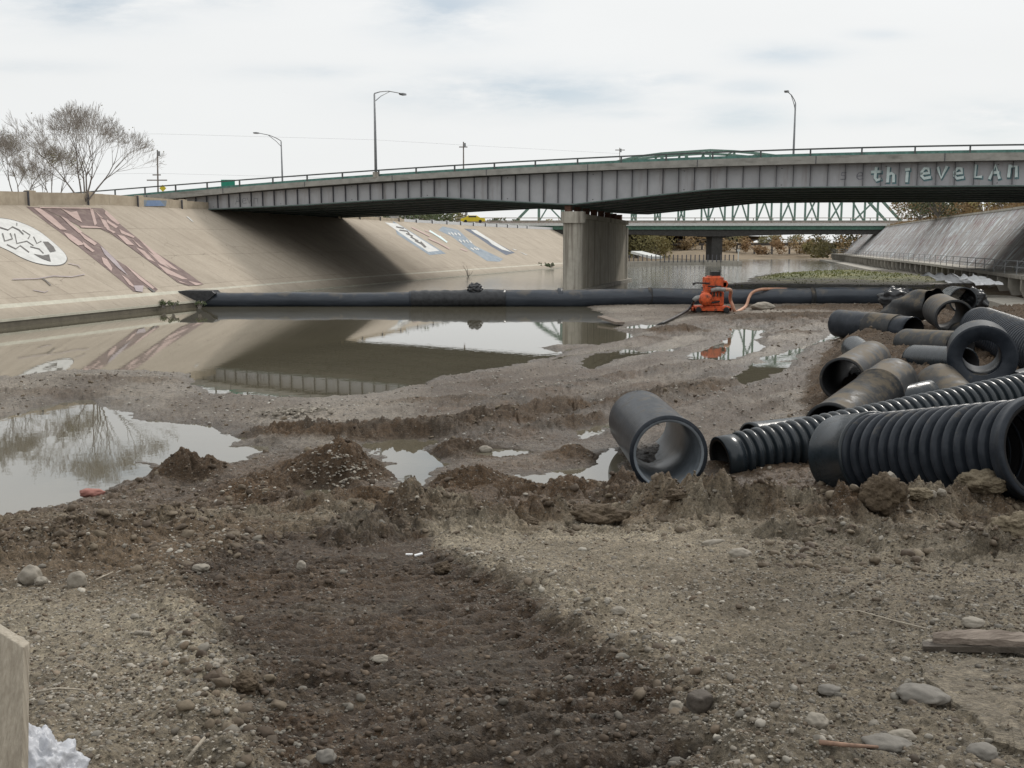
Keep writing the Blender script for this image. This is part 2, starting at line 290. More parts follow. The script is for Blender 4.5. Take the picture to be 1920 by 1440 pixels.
MT = dict(
 soil=soil_mat(), pebble=pebble_mat(),
 bank=concrete_bank('bank concrete', (.315, .27, .215), (.43, .375, .305), (.18, .15, .12), 4.6, 4.5),
 rbank=concrete_bank('painted bank concrete', (.25, .235, .225), (.36, .34, .32), (.10, .09, .085), 4.6, 3.2, 1),
 parapet=simple('parapet concrete', (.36, .30, .225), .9, col2=(.50, .43, .33), scale=1.2, streak=((.14, .12, .1), (2.5, 2.5, .5), .35, .56)),
 conc=simple('weathered concrete', (.27, .25, .215), .9, col2=(.42, .395, .345), scale=1.0, bump=.2, bscale=8, streak=((.10, .09, .075), (2.0, 2.0, .35), .6, .52)),
 ledge=simple('ledge concrete', (.42, .40, .33), .85, col2=(.56, .54, .45), scale=1.5),
 ledgeface=simple('dark ledge face', (.09, .08, .06), .6, col2=(.16, .14, .105), scale=2.0),  # darker than the ledge top
 pier=simple('pier concrete', (.29, .265, .215), .9, col2=(.42, .385, .32), scale=.7, bump=.15, bscale=5, streak=((.12, .11, .09), (1.0, 1.0, .06), .7, .48)),
 pierlight=simple('pale pier nose', (.36, .335, .285), .9, col2=(.47, .44, .38), scale=1.5, streak=((.12, .10, .08), (3, 3, .12), .7, .5)),
 fascia=simple('deck edge concrete', (.24, .235, .215), .9, col2=(.36, .35, .32), scale=1.4, streak=((.09, .085, .075), (.5, .5, 2.5), .5, .54)),
 steel=simple('weathered grey steel', (.335, .34, .355), .65, col2=(.425, .43, .445), scale=.5, streak=((.20, .17, .16), (1.6, 1.6, .18), .55, .55)),
 stiff=simple('stiffener edge', (.09, .09, .10), .7, var=.15),
 faded=simple('faded spray paint', (.22, .22, .245), .8, var=.2),
 flange=simple('green grey flange', (.10, .14, .13), .7, var=.15),
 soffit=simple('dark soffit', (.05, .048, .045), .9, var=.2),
 rust=simple('rusty bearing', (.10, .05, .035), .85, var=.3, scale=5),
 rail=simple('dark rail', (.075, .085, .085), .6, var=.15),
 teal=simple('teal guard rail', (.10, .22, .19), .6, var=.2),
 green=simple('green bridge paint', (.09, .19, .145), .6, var=.2, scale=2),
 truss=simple('pale green truss', (.13, .215, .18), .6, var=.15, scale=2),
 palec=simple('pale deck edge', (.55, .56, .54), .8, var=.08),
 lampm=simple('galvanised lamp steel', (.23, .24, .25), .5, var=.1),
 hdpe=simple('black pipe plastic', (.012, .016, .022), .34, col2=(.034, .040, .050), scale=2.6, dust=((.16, .135, .10), .6, 2.8, 1.10), bump=.16, bscale=7, spec=.18),
 hdpe_dusty=simple('dusty pipe plastic', (.022, .025, .028), .45, col2=(.05, .05, .05), scale=2.6, dust=((.145, .120, .088), .85, 2.2, .90), bump=.16, bscale=7, spec=.18),
 hdpe_clean=simple('clean black pipe plastic', (.010, .015, .018), .27, col2=(.026, .034, .042), scale=2.5, dust=((.13, .115, .092), .55, 3.0, 1.12), bump=.08, bscale=7, spec=.4),
 hdpe_in=simple('pale grey pipe lining', (.10, .115, .13), .3, col2=(.24, .27, .30), scale=1.2, dust=((.13, .115, .095), .5, 1.4, 1.0)),
 hdpe_dark=simple('black pipe lining', (.009, .009, .010), .6, var=.2),
 damp_=simple('wet dam pipe plastic', (.022, .028, .038), .3, col2=(.045, .054, .068), scale=1.2, stretch=(.5, 1, 3), dust=((.13, .115, .095), .65, 1.0, .98), bump=.2, bscale=3),
 wrap=simple('black plastic sheeting', (.012, .013, .015), .3, col2=(.04, .042, .046), scale=4, bump=.6, bscale=5),
 orange=simple('orange machine paint', (.50, .068, .02), .45, col2=(.70, .13, .035), scale=6, streak=((.07, .03, .02), (5, 5, 4), .85, .5)),
 black=simple('black machine metal', (.02, .02, .02), .5, var=.3),
 greymetal=simple('grey machine metal', (.25, .25, .24), .45, var=.2, scale=8),
 hose=simple('tan hose', (.42, .22, .14), .6, col2=(.55, .32, .22), scale=3),
 paint_dark=simple('faded maroon paint', (.13, .09, .085), .85, col2=(.22, .165, .15), scale=1.6, streak=((.33, .28, .225), (1.2, 1.2, 1.2), .55, .56)),
 paint_pink=simple('faded pink paint', (.38, .28, .25), .85, col2=(.49, .375, .34), scale=1.6),
 paint_lilac=simple('faded lilac paint', (.30, .26, .27), .85, col2=(.42, .36, .36), scale=1.2),
 paint_white=simple('white wall paint', (.50, .50, .48), .85, col2=(.64, .64, .62), scale=1.6),
 paint_ink=simple('faded black paint', (.10, .095, .09), .85, col2=(.17, .16, .15), scale=2),
 paint_blue=simple('slate blue paint', (.17, .21, .26), .85, col2=(.30, .34, .37), scale=1.0),
 paint_navy=simple('navy paint', (.08, .10, .14), .85, col2=(.15, .17, .21), scale=2),
 paint_sky=simple('bright blue paint', (.14, .22, .40), .85, col2=(.25, .33, .46), scale=1.5),
 paint_teal=simple('pale teal spray paint', (.52, .64, .64), .8, col2=(.68, .77, .76), scale=4),
 paint_tealdark=simple('dark teal spray paint', (.13, .22, .24), .8, var=.2, scale=4),
 bark=simple('grey bark', (.20, .18, .165), .95, var=.25, scale=3, bump=.4, bscale=20),
 twig=simple('pale twigs', (.30, .275, .25), .95, var=.2, scale=3),
 leaf_olive=simple('olive leaves', (.13, .12, .05), .8, col2=(.22, .19, .08), scale=2),
 leaf_tan=simple('tan dry leaves', (.19, .125, .058), .85, col2=(.28, .19, .085), scale=1.5),
 leaf_rust=simple('rusty dry leaves', (.20, .115, .055), .85, col2=(.30, .19, .09), scale=1.5),
 leaf_gold=simple('golden leaves', (.26, .20, .06), .85, col2=(.20, .18, .08), scale=1.2),
 leaf_green=simple('dull green leaves', (.055, .075, .035), .85, col2=(.10, .12, .05), scale=1.5),
 grass=simple('short green grass', (.10, .13, .035), .85, col2=(.25, .24, .08), scale=.35),
 scrub=simple('dry land', (.15, .115, .072), .95, col2=(.24, .18, .115), scale=.15, bump=.4, bscale=2),
 stone=simple('pale river stone', (.19, .17, .138), .8, col2=(.31, .28, .235), scale=6, bump=.2, bscale=25),
 stone_grey=simple('grey river stone', (.125, .115, .10), .8, col2=(.20, .185, .162), scale=6, bump=.2, bscale=25),
 stone_red=simple('red stone', (.24, .10, .08), .75, col2=(.34, .16, .13), scale=6, bump=.2, bscale=25),
 stone_dark=simple('dark stone', (.055, .046, .038), .8, col2=(.09, .075, .06), scale=6, bump=.3, bscale=25),
 clod=simple('mud clod', (.06, .043, .028), .95, col2=(.125, .095, .063), scale=9, bump=.8, bscale=30),
 clod_pale=simple('dry mud clod', (.12, .095, .063), .95, col2=(.21, .175, .12), scale=9, bump=.8, bscale=30),
 wood=simple('weathered wood', (.11, .085, .068), .9, col2=(.25, .21, .175), scale=4, stretch=(.5, 7, 7), bump=.4, bscale=6),
 stick_=simple('brown stick bark', (.22, .14, .10), .9, var=.25, scale=20),
 lath=simple('pale sawn board', (.27, .235, .185), .85, col2=(.42, .375, .305), scale=9, stretch=(9, 9, .5), bump=.35, bscale=14, streak=((.13, .105, .08), (14, 14, 3), .6, .56)),
 bag=simple('white plastic bag', (.36, .37, .40), .4, col2=(.52, .53, .56), scale=3, streak=((.2, .18, .15), (9, 9, 9), .5, .56), bump=.5, bscale=9),
 sheet=simple('white plastic sheet', (.70, .71, .72), .5, var=.05),
 signg=simple('green sign sheet', (.02, .26, .17), .5, var=.1),
 yellow=simple('yellow car paint', (.62, .50, .03), .4, var=.06),
 glass=simple('dark car glass', (.03, .035, .04), .15, var=.1),
 tyre=simple('tyre rubber', (.02, .02, .02), .8, var=.1),
 white=simple('white wall', (.60, .61, .62), .8, var=.06),
 roof=simple('pale roof', (.42, .44, .45), .7, var=.08),
 water=water_mat('muddy pool water', (.105, .094, .066), .05, 2.2, .012, (1, 1, 1), 2.1),
 river=water_mat('river water', (.15, .145, .12), .9, 1.6, .10, (.35, 1.0, 1), 1.5),
)
# ------------------------------------------------------------------ left concrete flood bank
TOE = [(-35.39, 22.26), (-27.17, 52.26), (-25.45, 58.9), (-23.9, 65), (-22.75, 69.3), (-18.3, 86.2), (-10.85, 112.1), (8.26, 170.99), (17.82, 200.4), (25, 222)]
def resample(P, step):
    P = [Vector(p) for p in P]; out = []; d = 0
    for a, b in zip(P[:-1], P[1:]):
        n = max(1, int((b-a).length/step))
        for i in range(n): out.append(a.lerp(b, i/n))
    out.append(P[-1]); return out
def smooth_line(P, k=14):
    for _ in range(k):
        P = [P[0]]+[(P[i-1]+P[i]*2+P[i+1])/4 for i in range(1, len(P)-1)]+[P[-1]]
    return P
toe = smooth_line(resample([(x, y, 0) for x, y in TOE], 1.5), 10)
nrm = []
for i in range(len(toe)):
    t = (toe[min(i+1, len(toe)-1)]-toe[max(i-1, 0)]).normalized(); nrm.append(Vector((-t.y, t.x, 0)))
nrm = smooth_line(nrm, 10)
slen = [0.0]
for i in range(1, len(toe)): slen.append(slen[-1]+(toe[i]-toe[i-1]).length)
ZT = ([40, 70.9, 75.9, 80.8, 86.9, 92.7, 97.4, 124, 146, 172.7, 240], [7.05, 7.13, 7.34, 7.57, 7.65, 7.67, 7.79, 7.61, 7.57, 7.5, 7.5])
top = []
for p, n in zip(toe, nrm):
    q = p+n*13.5; q.z = float(np.interp(q.y, *ZT)); top.append(q)
bank = thing('concrete_flood_bank', (toe[30].x-6, toe[30].y, 0), 'long tan sloping concrete river bank on the left, painted with murals', 'river bank')
NT = 24; V = []; U = []
for i, (p, q) in enumerate(zip(toe, top)):
    for j in range(NT+1):
        t = j/NT; V.append((p.x+(q.x-p.x)*t, p.y+(q.y-p.y)*t, .42+(q.z-.42)*t)); U.append((slen[i], t*15.4))
bk = gridmesh('slope', np.array(V), len(toe), NT+1, MT['bank'], False, uv=np.array(U))
bk.parent = bank; bk.location = -bank.location
_me = bk.data
BVH = BVHTree.FromPolygons([v.co.copy() for v in _me.vertices], [tuple(p.vertices) for p in _me.polygons])
# ledge along the toe
mb = MB(); mf = MB()
for i in range(len(toe)-1):
    a, b = toe[i], toe[i+1]; na, nb = nrm[i], nrm[i+1]
    A0, B0 = a-na*.02, b-nb*.02
    mb.add([(A0.x, A0.y, .44), (B0.x, B0.y, .44), (b.x+nb.x*.75, b.y+nb.y*.75, .44), (a.x+na.x*.75, a.y+na.y*.75, .44),
            (A0.x, A0.y, .30), (B0.x, B0.y, .30)], [(0, 1, 2, 3), (4, 5, 1, 0)])
    mf.add([(A0.x+na.x*.05, A0.y+na.y*.05, .30), (B0.x+nb.x*.05, B0.y+nb.y*.05, .30), (B0.x+nb.x*.05, B0.y+nb.y*.05, -.6), (A0.x+na.x*.05, A0.y+na.y*.05, -.6)], [(3, 2, 1, 0)])
mb.build('ledge', MT['ledge'], bank); mf.build('ledge_face', MT['ledgeface'], bank)
# second low step line on the slope just above the ledge
mb = MB()
for i in range(len(toe)-1):
    a, b = toe[i], toe[i+1]; na, nb = nrm[i], nrm[i+1]
    def P(p, n, d, z): return (p.x+n.x*d, p.y+n.y*d, z)
    mb.add([P(a, na, .9, .80), P(b, nb, .9, .80), P(b, nb, 1.25, 1.14), P(a, na, 1.25, 1.14), P(a, na, .9, .5), P(b, nb, .9, .5)], [(0, 1, 2, 3), (4, 5, 1, 0)])
mb.build('step', MT['ledge'], bank)
def on_bank(px, py):
    d = Vector(ray(px, py)).normalized(); h = BVH.ray_cast(Vector((0, 0, CH)), d, 900)
    return h[0]
LAYER = [0]
def paint(mat, polys, parent, name, crop=None, off=None, maxe=1.2):
    """flat paint traced on the bank: polygons tessellated and laid on the slope"""
    if len(polys) > 1 and name in ('brush_mark', 'scrawl', 'letter_highlight'):
        for p_ in polys: o_last = paint(mat, [p_], parent, name, crop, off, maxe)
        return o_last
    mb = MB()
    for poly in polys:
        pts = []
        for (x, y) in poly:
            if crop: x, y = crop[0]+x/crop[2], crop[1]+y/crop[2]
            p = on_bank(x, y)
            if p is not None: pts.append(p)
        if len(pts) < 3: continue
        bm = bmesh.new(); vs = [bm.verts.new(p) for p in pts]
        es = [bm.edges.new((vs[i], vs[(i+1) % len(vs)])) for i in range(len(vs))]
        bmesh.ops.triangle_fill(bm, edges=es, use_beauty=True)
        for _ in range(6):
            le = [e for e in bm.edges if e.calc_length() > maxe]
            if not le: break
            bmesh.ops.subdivide_edges(bm, edges=le, cuts=1); bmesh.ops.triangulate(bm, faces=bm.faces[:])
        LAYER[0] += 1; o_ = off if off else .045+.0022*(LAYER[0] % 12)
        idx = {}; out = []
        for v in bm.verts:
            q, n, _, _ = BVH.find_nearest(v.co)
            if n.z < 0: n = -n
            idx[v] = len(out); out.append(q+n*o_)
        fs = []
        for f in bm.faces:
            t = tuple(idx[v] for v in f.verts)
            a, b, c = out[t[0]], out[t[1]], out[t[2]]
            if (b-a).cross(c-a).z < 0: t = t[::-1]
            fs.append(t)
        mb.add(out, fs); bm.free()
    return mb.build(name, mat, parent)
def stroke_poly(pts, w):
    L, Rr = [], []
    for i, p in enumerate(pts):
        a = np.array(pts[max(i-1, 0)], float); b = np.array(pts[min(i+1, len(pts)-1)], float); t = b-a; t /= max(1e-6, np.hypot(*t)); n = np.array([-t[1], t[0]])*w/2
        L.append(tuple(np.array(p)+n)); Rr.append(tuple(np.array(p)-n))
    return L+Rr[::-1]
CR = (0, 370, 4.8)
paint(MT['paint_dark'], [
 [(235, 85), (350, 92), (600, 205), (700, 290), (890, 415), (1040, 560), (1200, 660), (1420, 830), (1385, 862), (1290, 790), (1270, 855), (1200, 850), (1100, 760), (850, 560), (700, 440), (560, 330), (380, 200)]], bank, 'lettering', CR, .02)
paint(MT['paint_dark'], [[(352, 90), (818, 98), (862, 270), (720, 266), (604, 202)]], bank, 'lettering', CR, .026)
paint(MT['paint_dark'], [[(822, 98), (922, 102), (1100, 260), (1400, 500), (1640, 650), (1830, 785), (1700, 800), (1600, 770), (1400, 620), (1180, 460), (1000, 330), (866, 268)]], bank, 'lettering', CR, .032)
paint(MT['paint_pink'], [
 [(300, 100), (360, 105), (470, 180), (600, 300), (540, 295), (430, 210)], [(570, 320), (640, 340), (720, 400), (760, 430), (700, 440), (620, 380)],
 [(540, 170), (600, 200), (740, 320), (710, 330), (620, 250)], [(690, 300), (870, 420), (850, 440), (760, 380)], [(740, 400), (850, 490), (830, 500), (760, 450)],
 [(545, 105), (640, 140), (690, 130), (740, 235), (660, 190)], [(350, 94), (818, 100), (818, 110), (360, 104)], [(715, 262), (862, 268), (930, 285), (730, 280)],
 [(910, 540), (960, 560), (1010, 640), (1000, 670), (930, 600)], [(1090, 700), (1150, 740), (1230, 830), (1160, 790)], [(1110, 600), (1240, 700), (1390, 820), (1370, 830), (1250, 740)],
 [(808, 110), (835, 110), (870, 240), (850, 262)], [(850, 125), (900, 170), (930, 192), (900, 186)], [(900, 190), (950, 215), (990, 290), (940, 272)], [(950, 120), (1080, 240), (1060, 250), (1000, 210), (940, 150)],
 [(960, 205), (1060, 270), (1040, 285), (960, 230)], [(950, 274), (1040, 320), (1020, 330), (960, 295)], [(1070, 290), (1210, 360), (1200, 372), (1090, 330)],
 [(1050, 340), (1120, 360), (1210, 440), (1140, 430)], [(1180, 372), (1290, 470), (1250, 452)], [(1230, 362), (1410, 510), (1610, 665), (1540, 640), (1400, 540)],
 [(1220, 452), (1300, 490), (1400, 590), (1330, 560)], [(1325, 485), (1450, 570), (1540, 652), (1440, 600)], [(1410, 602), (1690, 742), (1640, 742), (1500, 690)],
 [(1480, 665), (1600, 752), (1700, 788), (1620, 770)], [(1690, 756), (1822, 787), (1760, 798)]], bank, 'letter_highlight', CR)
paint(MT['paint_lilac'], [[(900, 440), (960, 490), (1040, 570), (1150, 710), (1060, 640), (940, 520)], [(1200, 800), (1290, 800), (1280, 858), (1220, 850)]], bank, 'letter_highlight', CR)
# oval emblem: the white field, its dark rim and loose brush marks
ov = [(-330, 250), (-180, 190), (0, 188), (150, 215), (330, 290), (470, 400), (580, 500), (607, 560), (570, 605), (480, 617), (340, 600), (200, 550), (60, 470), (-120, 400), (-280, 330)]
for _ in range(2): ov = [p for a, b in zip(ov, ov[1:]+ov[:1]) for p in ((a[0]*.75+b[0]*.25, a[1]*.75+b[1]*.25), (a[0]*.25+b[0]*.75, a[1]*.25+b[1]*.75))]
cxo, cyo = 140, 405
paint(MT['paint_ink'], [[(cxo+(x-cxo)*1.015, cyo+(y-cyo)*1.03) for x, y in ov]], bank, 'oval_rim', CR, .02)
ovo = paint(MT['paint_white'], [ov], bank, 'oval_emblem', CR, .03)
paint(MT['paint_ink'], [stroke_poly(p, w) for p, w in [
 ([(-60, 300), (0, 278), (70, 300), (110, 272), (170, 300), (210, 340)], 10), ([(20, 330), (40, 400), (110, 380), (90, 330)], 10), ([(130, 330), (150, 420), (240, 400), (300, 440)], 11),
 ([(200, 300), (270, 345), (250, 380)], 9), ([(60, 430), (140, 470), (180, 440), (260, 500)], 11), ([(300, 360), (330, 420), (370, 400)], 9), ([(270, 450), (350, 470), (390, 510)], 9), ([(150, 235), (150, 262)], 6)]]
 + [[(385, 405), (430, 405), (480, 450), (500, 490), (450, 500), (420, 455)], [(300, 515), (380, 530), (440, 520), (455, 585), (380, 560)]], bank, 'brush_mark', CR)
paint(MT['paint_ink'], [stroke_poly([(380, 735), (415, 760), (455, 800)], 9), [(1325, 820), (1345, 822), (1398, 855), (1380, 862)]], bank, 'brush_mark', CR)
paint(MT['paint_lilac'], [stroke_poly([(110, 745), (330, 740), (480, 715), (640, 722), (760, 700)], 7), stroke_poly([(610, 600), (700, 620), (720, 640)], 6), stroke_poly([(300, 840), (400, 860), (430, 845)], 6)], bank, 'scrawl', CR)
paint(MT['paint_white'], [[(1675, 175), (1690, 178), (1745, 228), (1722, 218)]], bank, 'brush_mark', CR)
# small mural on top of slope: white half oval with a grey scrawl
paint(MT['paint_white'], [[(349, 394), (350, 386), (358, 382), (370, 382), (379, 385), (383, 391), (381, 395)]], bank, 'white_tag', None, .02)
paint(MT['paint_ink'], [stroke_poly([(360, 388), (366, 386), (369, 390), (374, 388)], 1.6)], bank, 'brush_mark', None, .03)
# murals on the far part of the bank
CR = (680, 360, 4.8)
paint(MT['paint_blue'], [[(150, 250), (270, 262), (340, 300), (750, 555), (600, 568), (310, 380)]], bank, 'mural_ground', CR, .015)
paint(MT['paint_white'], [[(200, 275), (310, 285), (400, 345), (690, 530), (590, 540), (440, 440)]], bank, 'mural_panel', CR, .02)
paint(MT['paint_ink'], [stroke_poly(p, 10) for p in [[(300, 315), (370, 330)], [(330, 345), (400, 355), (420, 380)], [(390, 375), (450, 400)], [(430, 405), (500, 445)], [(470, 440), (530, 470), (560, 500)], [(520, 450), (570, 500)]]], bank, 'brush_mark', CR)
paint(MT['paint_pink'], [stroke_poly(p, 12) for p in [[(440, 320), (540, 370), (600, 400)], [(590, 420), (680, 460), (780, 515)], [(560, 345), (700, 400)], [(880, 510), (940, 535)]]], bank, 'scrawl', CR)
paint(MT['paint_teal'], [stroke_poly(p, 14) for p in [[(600, 350), (680, 400), (760, 455)], [(690, 400), (740, 440)]]], bank, 'scrawl', CR)
paint(MT['paint_blue'], [[(680, 345), (720, 310), (860, 340), (1010, 485), (1265, 605), (1230, 628), (1120, 622), (960, 520), (800, 400)]], bank, 'mural_ground', CR, .015)
paint(MT['paint_white'], [stroke_poly(p, 9) for p in [[(770, 370), (790, 385)], [(795, 368), (820, 392)], [(825, 370), (845, 392)], [(855, 372), (880, 396)], [(865, 432), (890, 455)], [(900, 435), (920, 458)], [(930, 435), (950, 460)], [(960, 440), (980, 460)], [(970, 505), (1000, 522)], [(1000, 503), (1030, 522)], [(1025, 505), (1045, 524)]]], bank, 'letter_highlight', CR)
paint(MT['paint_navy'], [[(910, 330), (1010, 335), (1130, 420), (1370, 548), (1290, 568), (1140, 480), (1040, 410)]], bank, 'mural_ground', CR, .013)
paint(MT['paint_white'], [[(970, 340), (1020, 345), (1120, 410), (1340, 545), (1250, 520), (1160, 470), (1130, 440), (1010, 372)], [(1340, 510), (1390, 525), (1370, 528)], [(1400, 535), (1490, 572), (1460, 566)]], bank, 'letter_highlight', CR)
# parapet wall: panels and posts
def parapet_at(i, d=0.0, z=0.0):
    q = top[i]; n = nrm[i]; return Vector((q.x+n.x*d, q.y+n.y*d, q.z+z))
def parapet_h(y): return float(np.interp(y, [60, 71, 90, 100, 124, 146, 172], [1.0, .98, .78, .55, .42, .38, .5]))
mb = MB(); mw = MB()
for i in range(len(top)-1):
    y = top[i].y
    if 96 < y < 122: continue
    H = parapet_h(y); tgt = mw if (y > 141) else mb
    a0, b0, a1, b1 = parapet_at(i, .02, -.1), parapet_at(i+1, .02, -.1), parapet_at(i, .27, -.1), parapet_at(i+1, .27, -.1)
    U_ = Vector((0, 0, H+.1)); vs = [a0, b0, b1, a1, a0+U_, b0+U_, b1+U_, a1+U_]
    tgt.add(vs, [(0, 1, 5, 4), (4, 5, 6, 7), (2, 3, 7, 6), (1, 2, 6, 5), (3, 0, 4, 7)])
near_, far_ = MB(), MB()
for k in range(0, len(mb.v), 8): (near_ if mb.v[k][1] < 100 else far_).add(mb.v[k:k+8], [(0, 1, 5, 4), (4, 5, 6, 7), (2, 3, 7, 6), (1, 2, 6, 5), (3, 0, 4, 7)])
near_.build('parapet', MT['parapet'], bank); far_.build('parapet', MT['parapet'], bank); mw.build('parapet', MT['white'], bank)
k = 0; last = -99
for i in range(len(top)):
    y = top[i].y
    if 96 < y < 122 or y < 44 or y > 200: continue
    if slen[i]-last >= 5.0:
        last = slen[i]; p = parapet_at(i, .10, .0); t = Vector((nrm[i].y, -nrm[i].x, 0)); H = parapet_h(y)
        m = MB(); m.box(p+Vector((0, 0, H/2+.02)), (.75, .42, H+.2), (t, nrm[i], Vector((0, 0, 1))))
        ps = m.build('post', MT['parapet'] if y < 141 else MT['white'], bank, bevel=.02)
        m = MB(); m.box(p-t*.39+Vector((0, 0, H/2+.0)), (.07, .46, H+.12), (t, nrm[i], Vector((0, 0, 1)))); m.build('joint', MT['stiff'], bank)
# graffiti patch on the parapet face
def on_parapet(px, py, off=.02):
    # plane through the parapet face near the bridge
    i0 = min(range(len(top)), key=lambda i: abs(top[i].y-85)); i1 = min(range(len(top)), key=lambda i: abs(top[i].y-93))
    a, b = parapet_at(i0, .02-off), parapet_at(i1, .02-off); t = (b-a).normalized(); n = Vector((t.y, -t.x, 0))
    d = Vector(ray(px, py)); o = Vector((0, 0, CH)); s = (a-o).dot(n)/d.dot(n); return o+d*s
for nm, poly, mt, o_ in [('blue_tag', [(262, 375), (313, 376), (311, 386.5), (262, 387)], 'paint_blue', .03), ('blue_tag', [(276, 376), (300, 375.5), (309, 386), (273, 386.5)], 'paint_sky', .036)]:
    m = MB(); m.add([on_parapet(x, y, o_) for x, y in poly], [(0, 1, 2, 3)]); m.build(nm, MT[mt], bank)
# ------------------------------------------------------------------ land behind the left bank
def plateau(pts, nv, name, mat, far=900, drop=.05, out=((0, 0), (6, -.1), (60, -.4), (900, -2))):
    V = []
    for p, n in zip(pts, nv):
        for d, dz in out: V.append((p.x+n.x*d, p.y+n.y*d, p.z+dz-drop))
    o = gridmesh(name, np.array(V), len(pts), len(out), mat, True); tag(o, kind='structure'); return o
ext = [top[0]+(top[0]-top[3])*12]+top+[top[-1]+Vector((90, 170, 0)), top[-1]+Vector((400, 1500, 0))]
en = [nrm[0]]+nrm+[nrm[-1], nrm[-1]]
plateau([p+n*.2 for p, n in zip(ext, en)], en, 'ground', MT['scrub'])
# ------------------------------------------------------------------ right bank
WL = [(32.0, 56), (48.92, 117.4), (61, 169), (73.67, 221.5), (80, 250)]
RT = [(45.0, 66), (54.99, 107.57), (60.2, 131), (70.5, 172), (78, 200), (90, 250)]
wl = smooth_line(resample([(x, y, 0) for x, y in WL], 2.0), 6)
def interp_line(L, y):
    return float(np.interp(y, [p[1] for p in L], [p[0] for p in L]))
rb = thing('graffiti_covered_bank', (58, 120, 2), 'grey concrete slope across the river on the right, streaked all over with faded graffiti', 'river bank')
V = []; U = []
ys = np.linspace(58, 246, 80)
for y in ys:
    x0 = interp_line(WL, y-2)+2.6; x1 = interp_line(RT, y)
    for j in range(17):
        t = j/16; V.append((x0+(x1-x0)*t, y+4*t, 2.0+(8.2-2.0)*t)); U.append((y, t*13))
o = gridmesh('slope', np.array(V), len(ys), 17, MT['rbank'], False, uv=np.array(U)); o.parent = rb; o.location = -rb.location
mb = MB()
for a, b in zip(ys[:-1], ys[1:]):
    A = Vector((interp_line(RT, a), a+4, 8.2)); B = Vector((interp_line(RT, b), b+4, 8.2)); mb.beam(A, B, .4, .25)
mb.build('coping', MT['conc'], rb)
rp = [Vector((interp_line(RT, y), y+4, 8.2)) for y in ys]; rp = [rp[0]-Vector((12, 110, 0))]+rp+[rp[-1]+Vector((40, 60, 0)), rp[-1]+Vector((600, 1400, 0))]
rn = [Vector((.97, -.24, 0))]*len(rp)
plateau(rp, rn, 'ground', MT['scrub'], out=((0, 0), (5, .5), (60, .3), (900, -2)))
# walkway on pillars along the right bank
ww = thing('riverside_walkway', (50, 118, .4), 'grey concrete walkway on short pillars at the foot of the right bank', 'walkway')
mb = MB(); mwall = MB(); mlow = MB(); rl = MB()
for a, b in zip(wl[:-1], wl[1:]):
    t = (b-a).normalized(); n = Vector((t.y, -t.x, 0))       # n points away from the river
    def P(p, d, z): return (p.x+n.x*d, p.y+n.y*d, z)
    for (dst, d0, d1, z0, z1) in ((mb, 0, 2.9, 1.95, 2.2), (mlow, -2.6, .3, -.3, .62)):
        vs = [P(a, d0, z0), P(b, d0, z0), P(b, d1, z0), P(a, d1, z0), P(a, d0, z1), P(b, d0, z1), P(b, d1, z1), P(a, d1, z1)]
        dst.add(vs, [(0, 3, 2, 1), (4, 5, 6, 7), (0, 1, 5, 4), (2, 3, 7, 6)])
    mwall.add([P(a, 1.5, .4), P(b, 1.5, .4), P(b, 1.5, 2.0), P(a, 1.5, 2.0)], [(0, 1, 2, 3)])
    for z in (2.75, 3.2): rl.tube([P(a, .15, z), P(b, .15, z)], .035, 5)
mb.build('deck', MT['conc'], ww); mwall.build('back_wall', MT['soffit'], ww); mlow.build('footing', MT['conc'], ww)
rlo = rl.build('railing', MT['lampm'], ww)
acc = 0; pk_ = 0
for a, b in zip(wl[:-1], wl[1:]):
    acc += (b-a).length; t = (b-a).normalized(); n = Vector((t.y, -t.x, 0))
    pk_ += 1
    if pk_ % 2: m = MB(); m.tube([a+n*.15+Vector((0, 0, 2.15)), a+n*.15+Vector((0, 0, 3.2))], .03, 5); m.build('post', MT['lampm'], ww)
    if acc >= 3.6:
        acc = 0; m = MB(); c = a+n*.5
        m.add([c+t*s*.18+n*d+Vector((0, 0, z)) for s in (-1, 1) for d, z in ((-.45, 1.95), (1.0, 1.95), (1.0, .5), (-.1, .5), (-.45, 1.2))],
              [(0, 1, 2, 3, 4), (9, 8, 7, 6, 5), (0, 5, 6, 1), (1, 6, 7, 2), (3, 8, 9, 4), (4, 9, 5, 0)])
        m.build('pillar', MT['conc'], ww)
p0 = atY(1898, 527, 96); p1 = atY(1912, 500, 100)
m = MB(); m.tube([atz(1897, 541, .9), atz(1897, 541, .9)+Vector((1.6, 3.2, 1.75))], .09, 6)
tag(m.build('leaning_post', MT['conc'], None, atz(1897, 541, .9)), 'pale thin post leaning against the right hand walkway', 'post')
# ------------------------------------------------------------------ the grey road bridge
BC, BM_ = 85.5, -.373
g = Vector((.35, .937, 0)).normalized(); e = Vector((1, BM_, 0)).normalized()
rx = [-95, -40.63, -35.06, -26.86, -21.3, -12.16, -4.15, 4.43, 12.4, 21.3, 29.16, 36.43, 60, 110]
def prof(xs, zs, deg=3):
    c = np.polyfit(xs, zs, deg); return lambda x: float(np.polyval(c, np.clip(x, -45, 60)))
z_rail = prof([-40.6, -35, -26.9, -21.3, -12.2, -4.15, 4.43, 12.4, 21.3, 29.2, 36.4], [9.75, 10.05, 10.32, 10.58, 10.96, 11.2, 11.47, 11.55, 11.56, 11.52, 11.46])
z_ft = prof([-26.9, -23.5, -12.4, -4.15, 4.44, 12.4, 18.3, 27.5, 36.5], [9.68, 9.86, 10.33, 10.63, 10.88, 10.98, 11.02, 10.97, 10.85])
z_fb = prof([-26.9, -23.5, -12.4, -4.15, 4.44, 12.4, 18.3, 27.5, 36.5], [9.18, 9.36, 9.9, 10.16, 10.34, 10.43, 10.46, 10.40, 10.31])
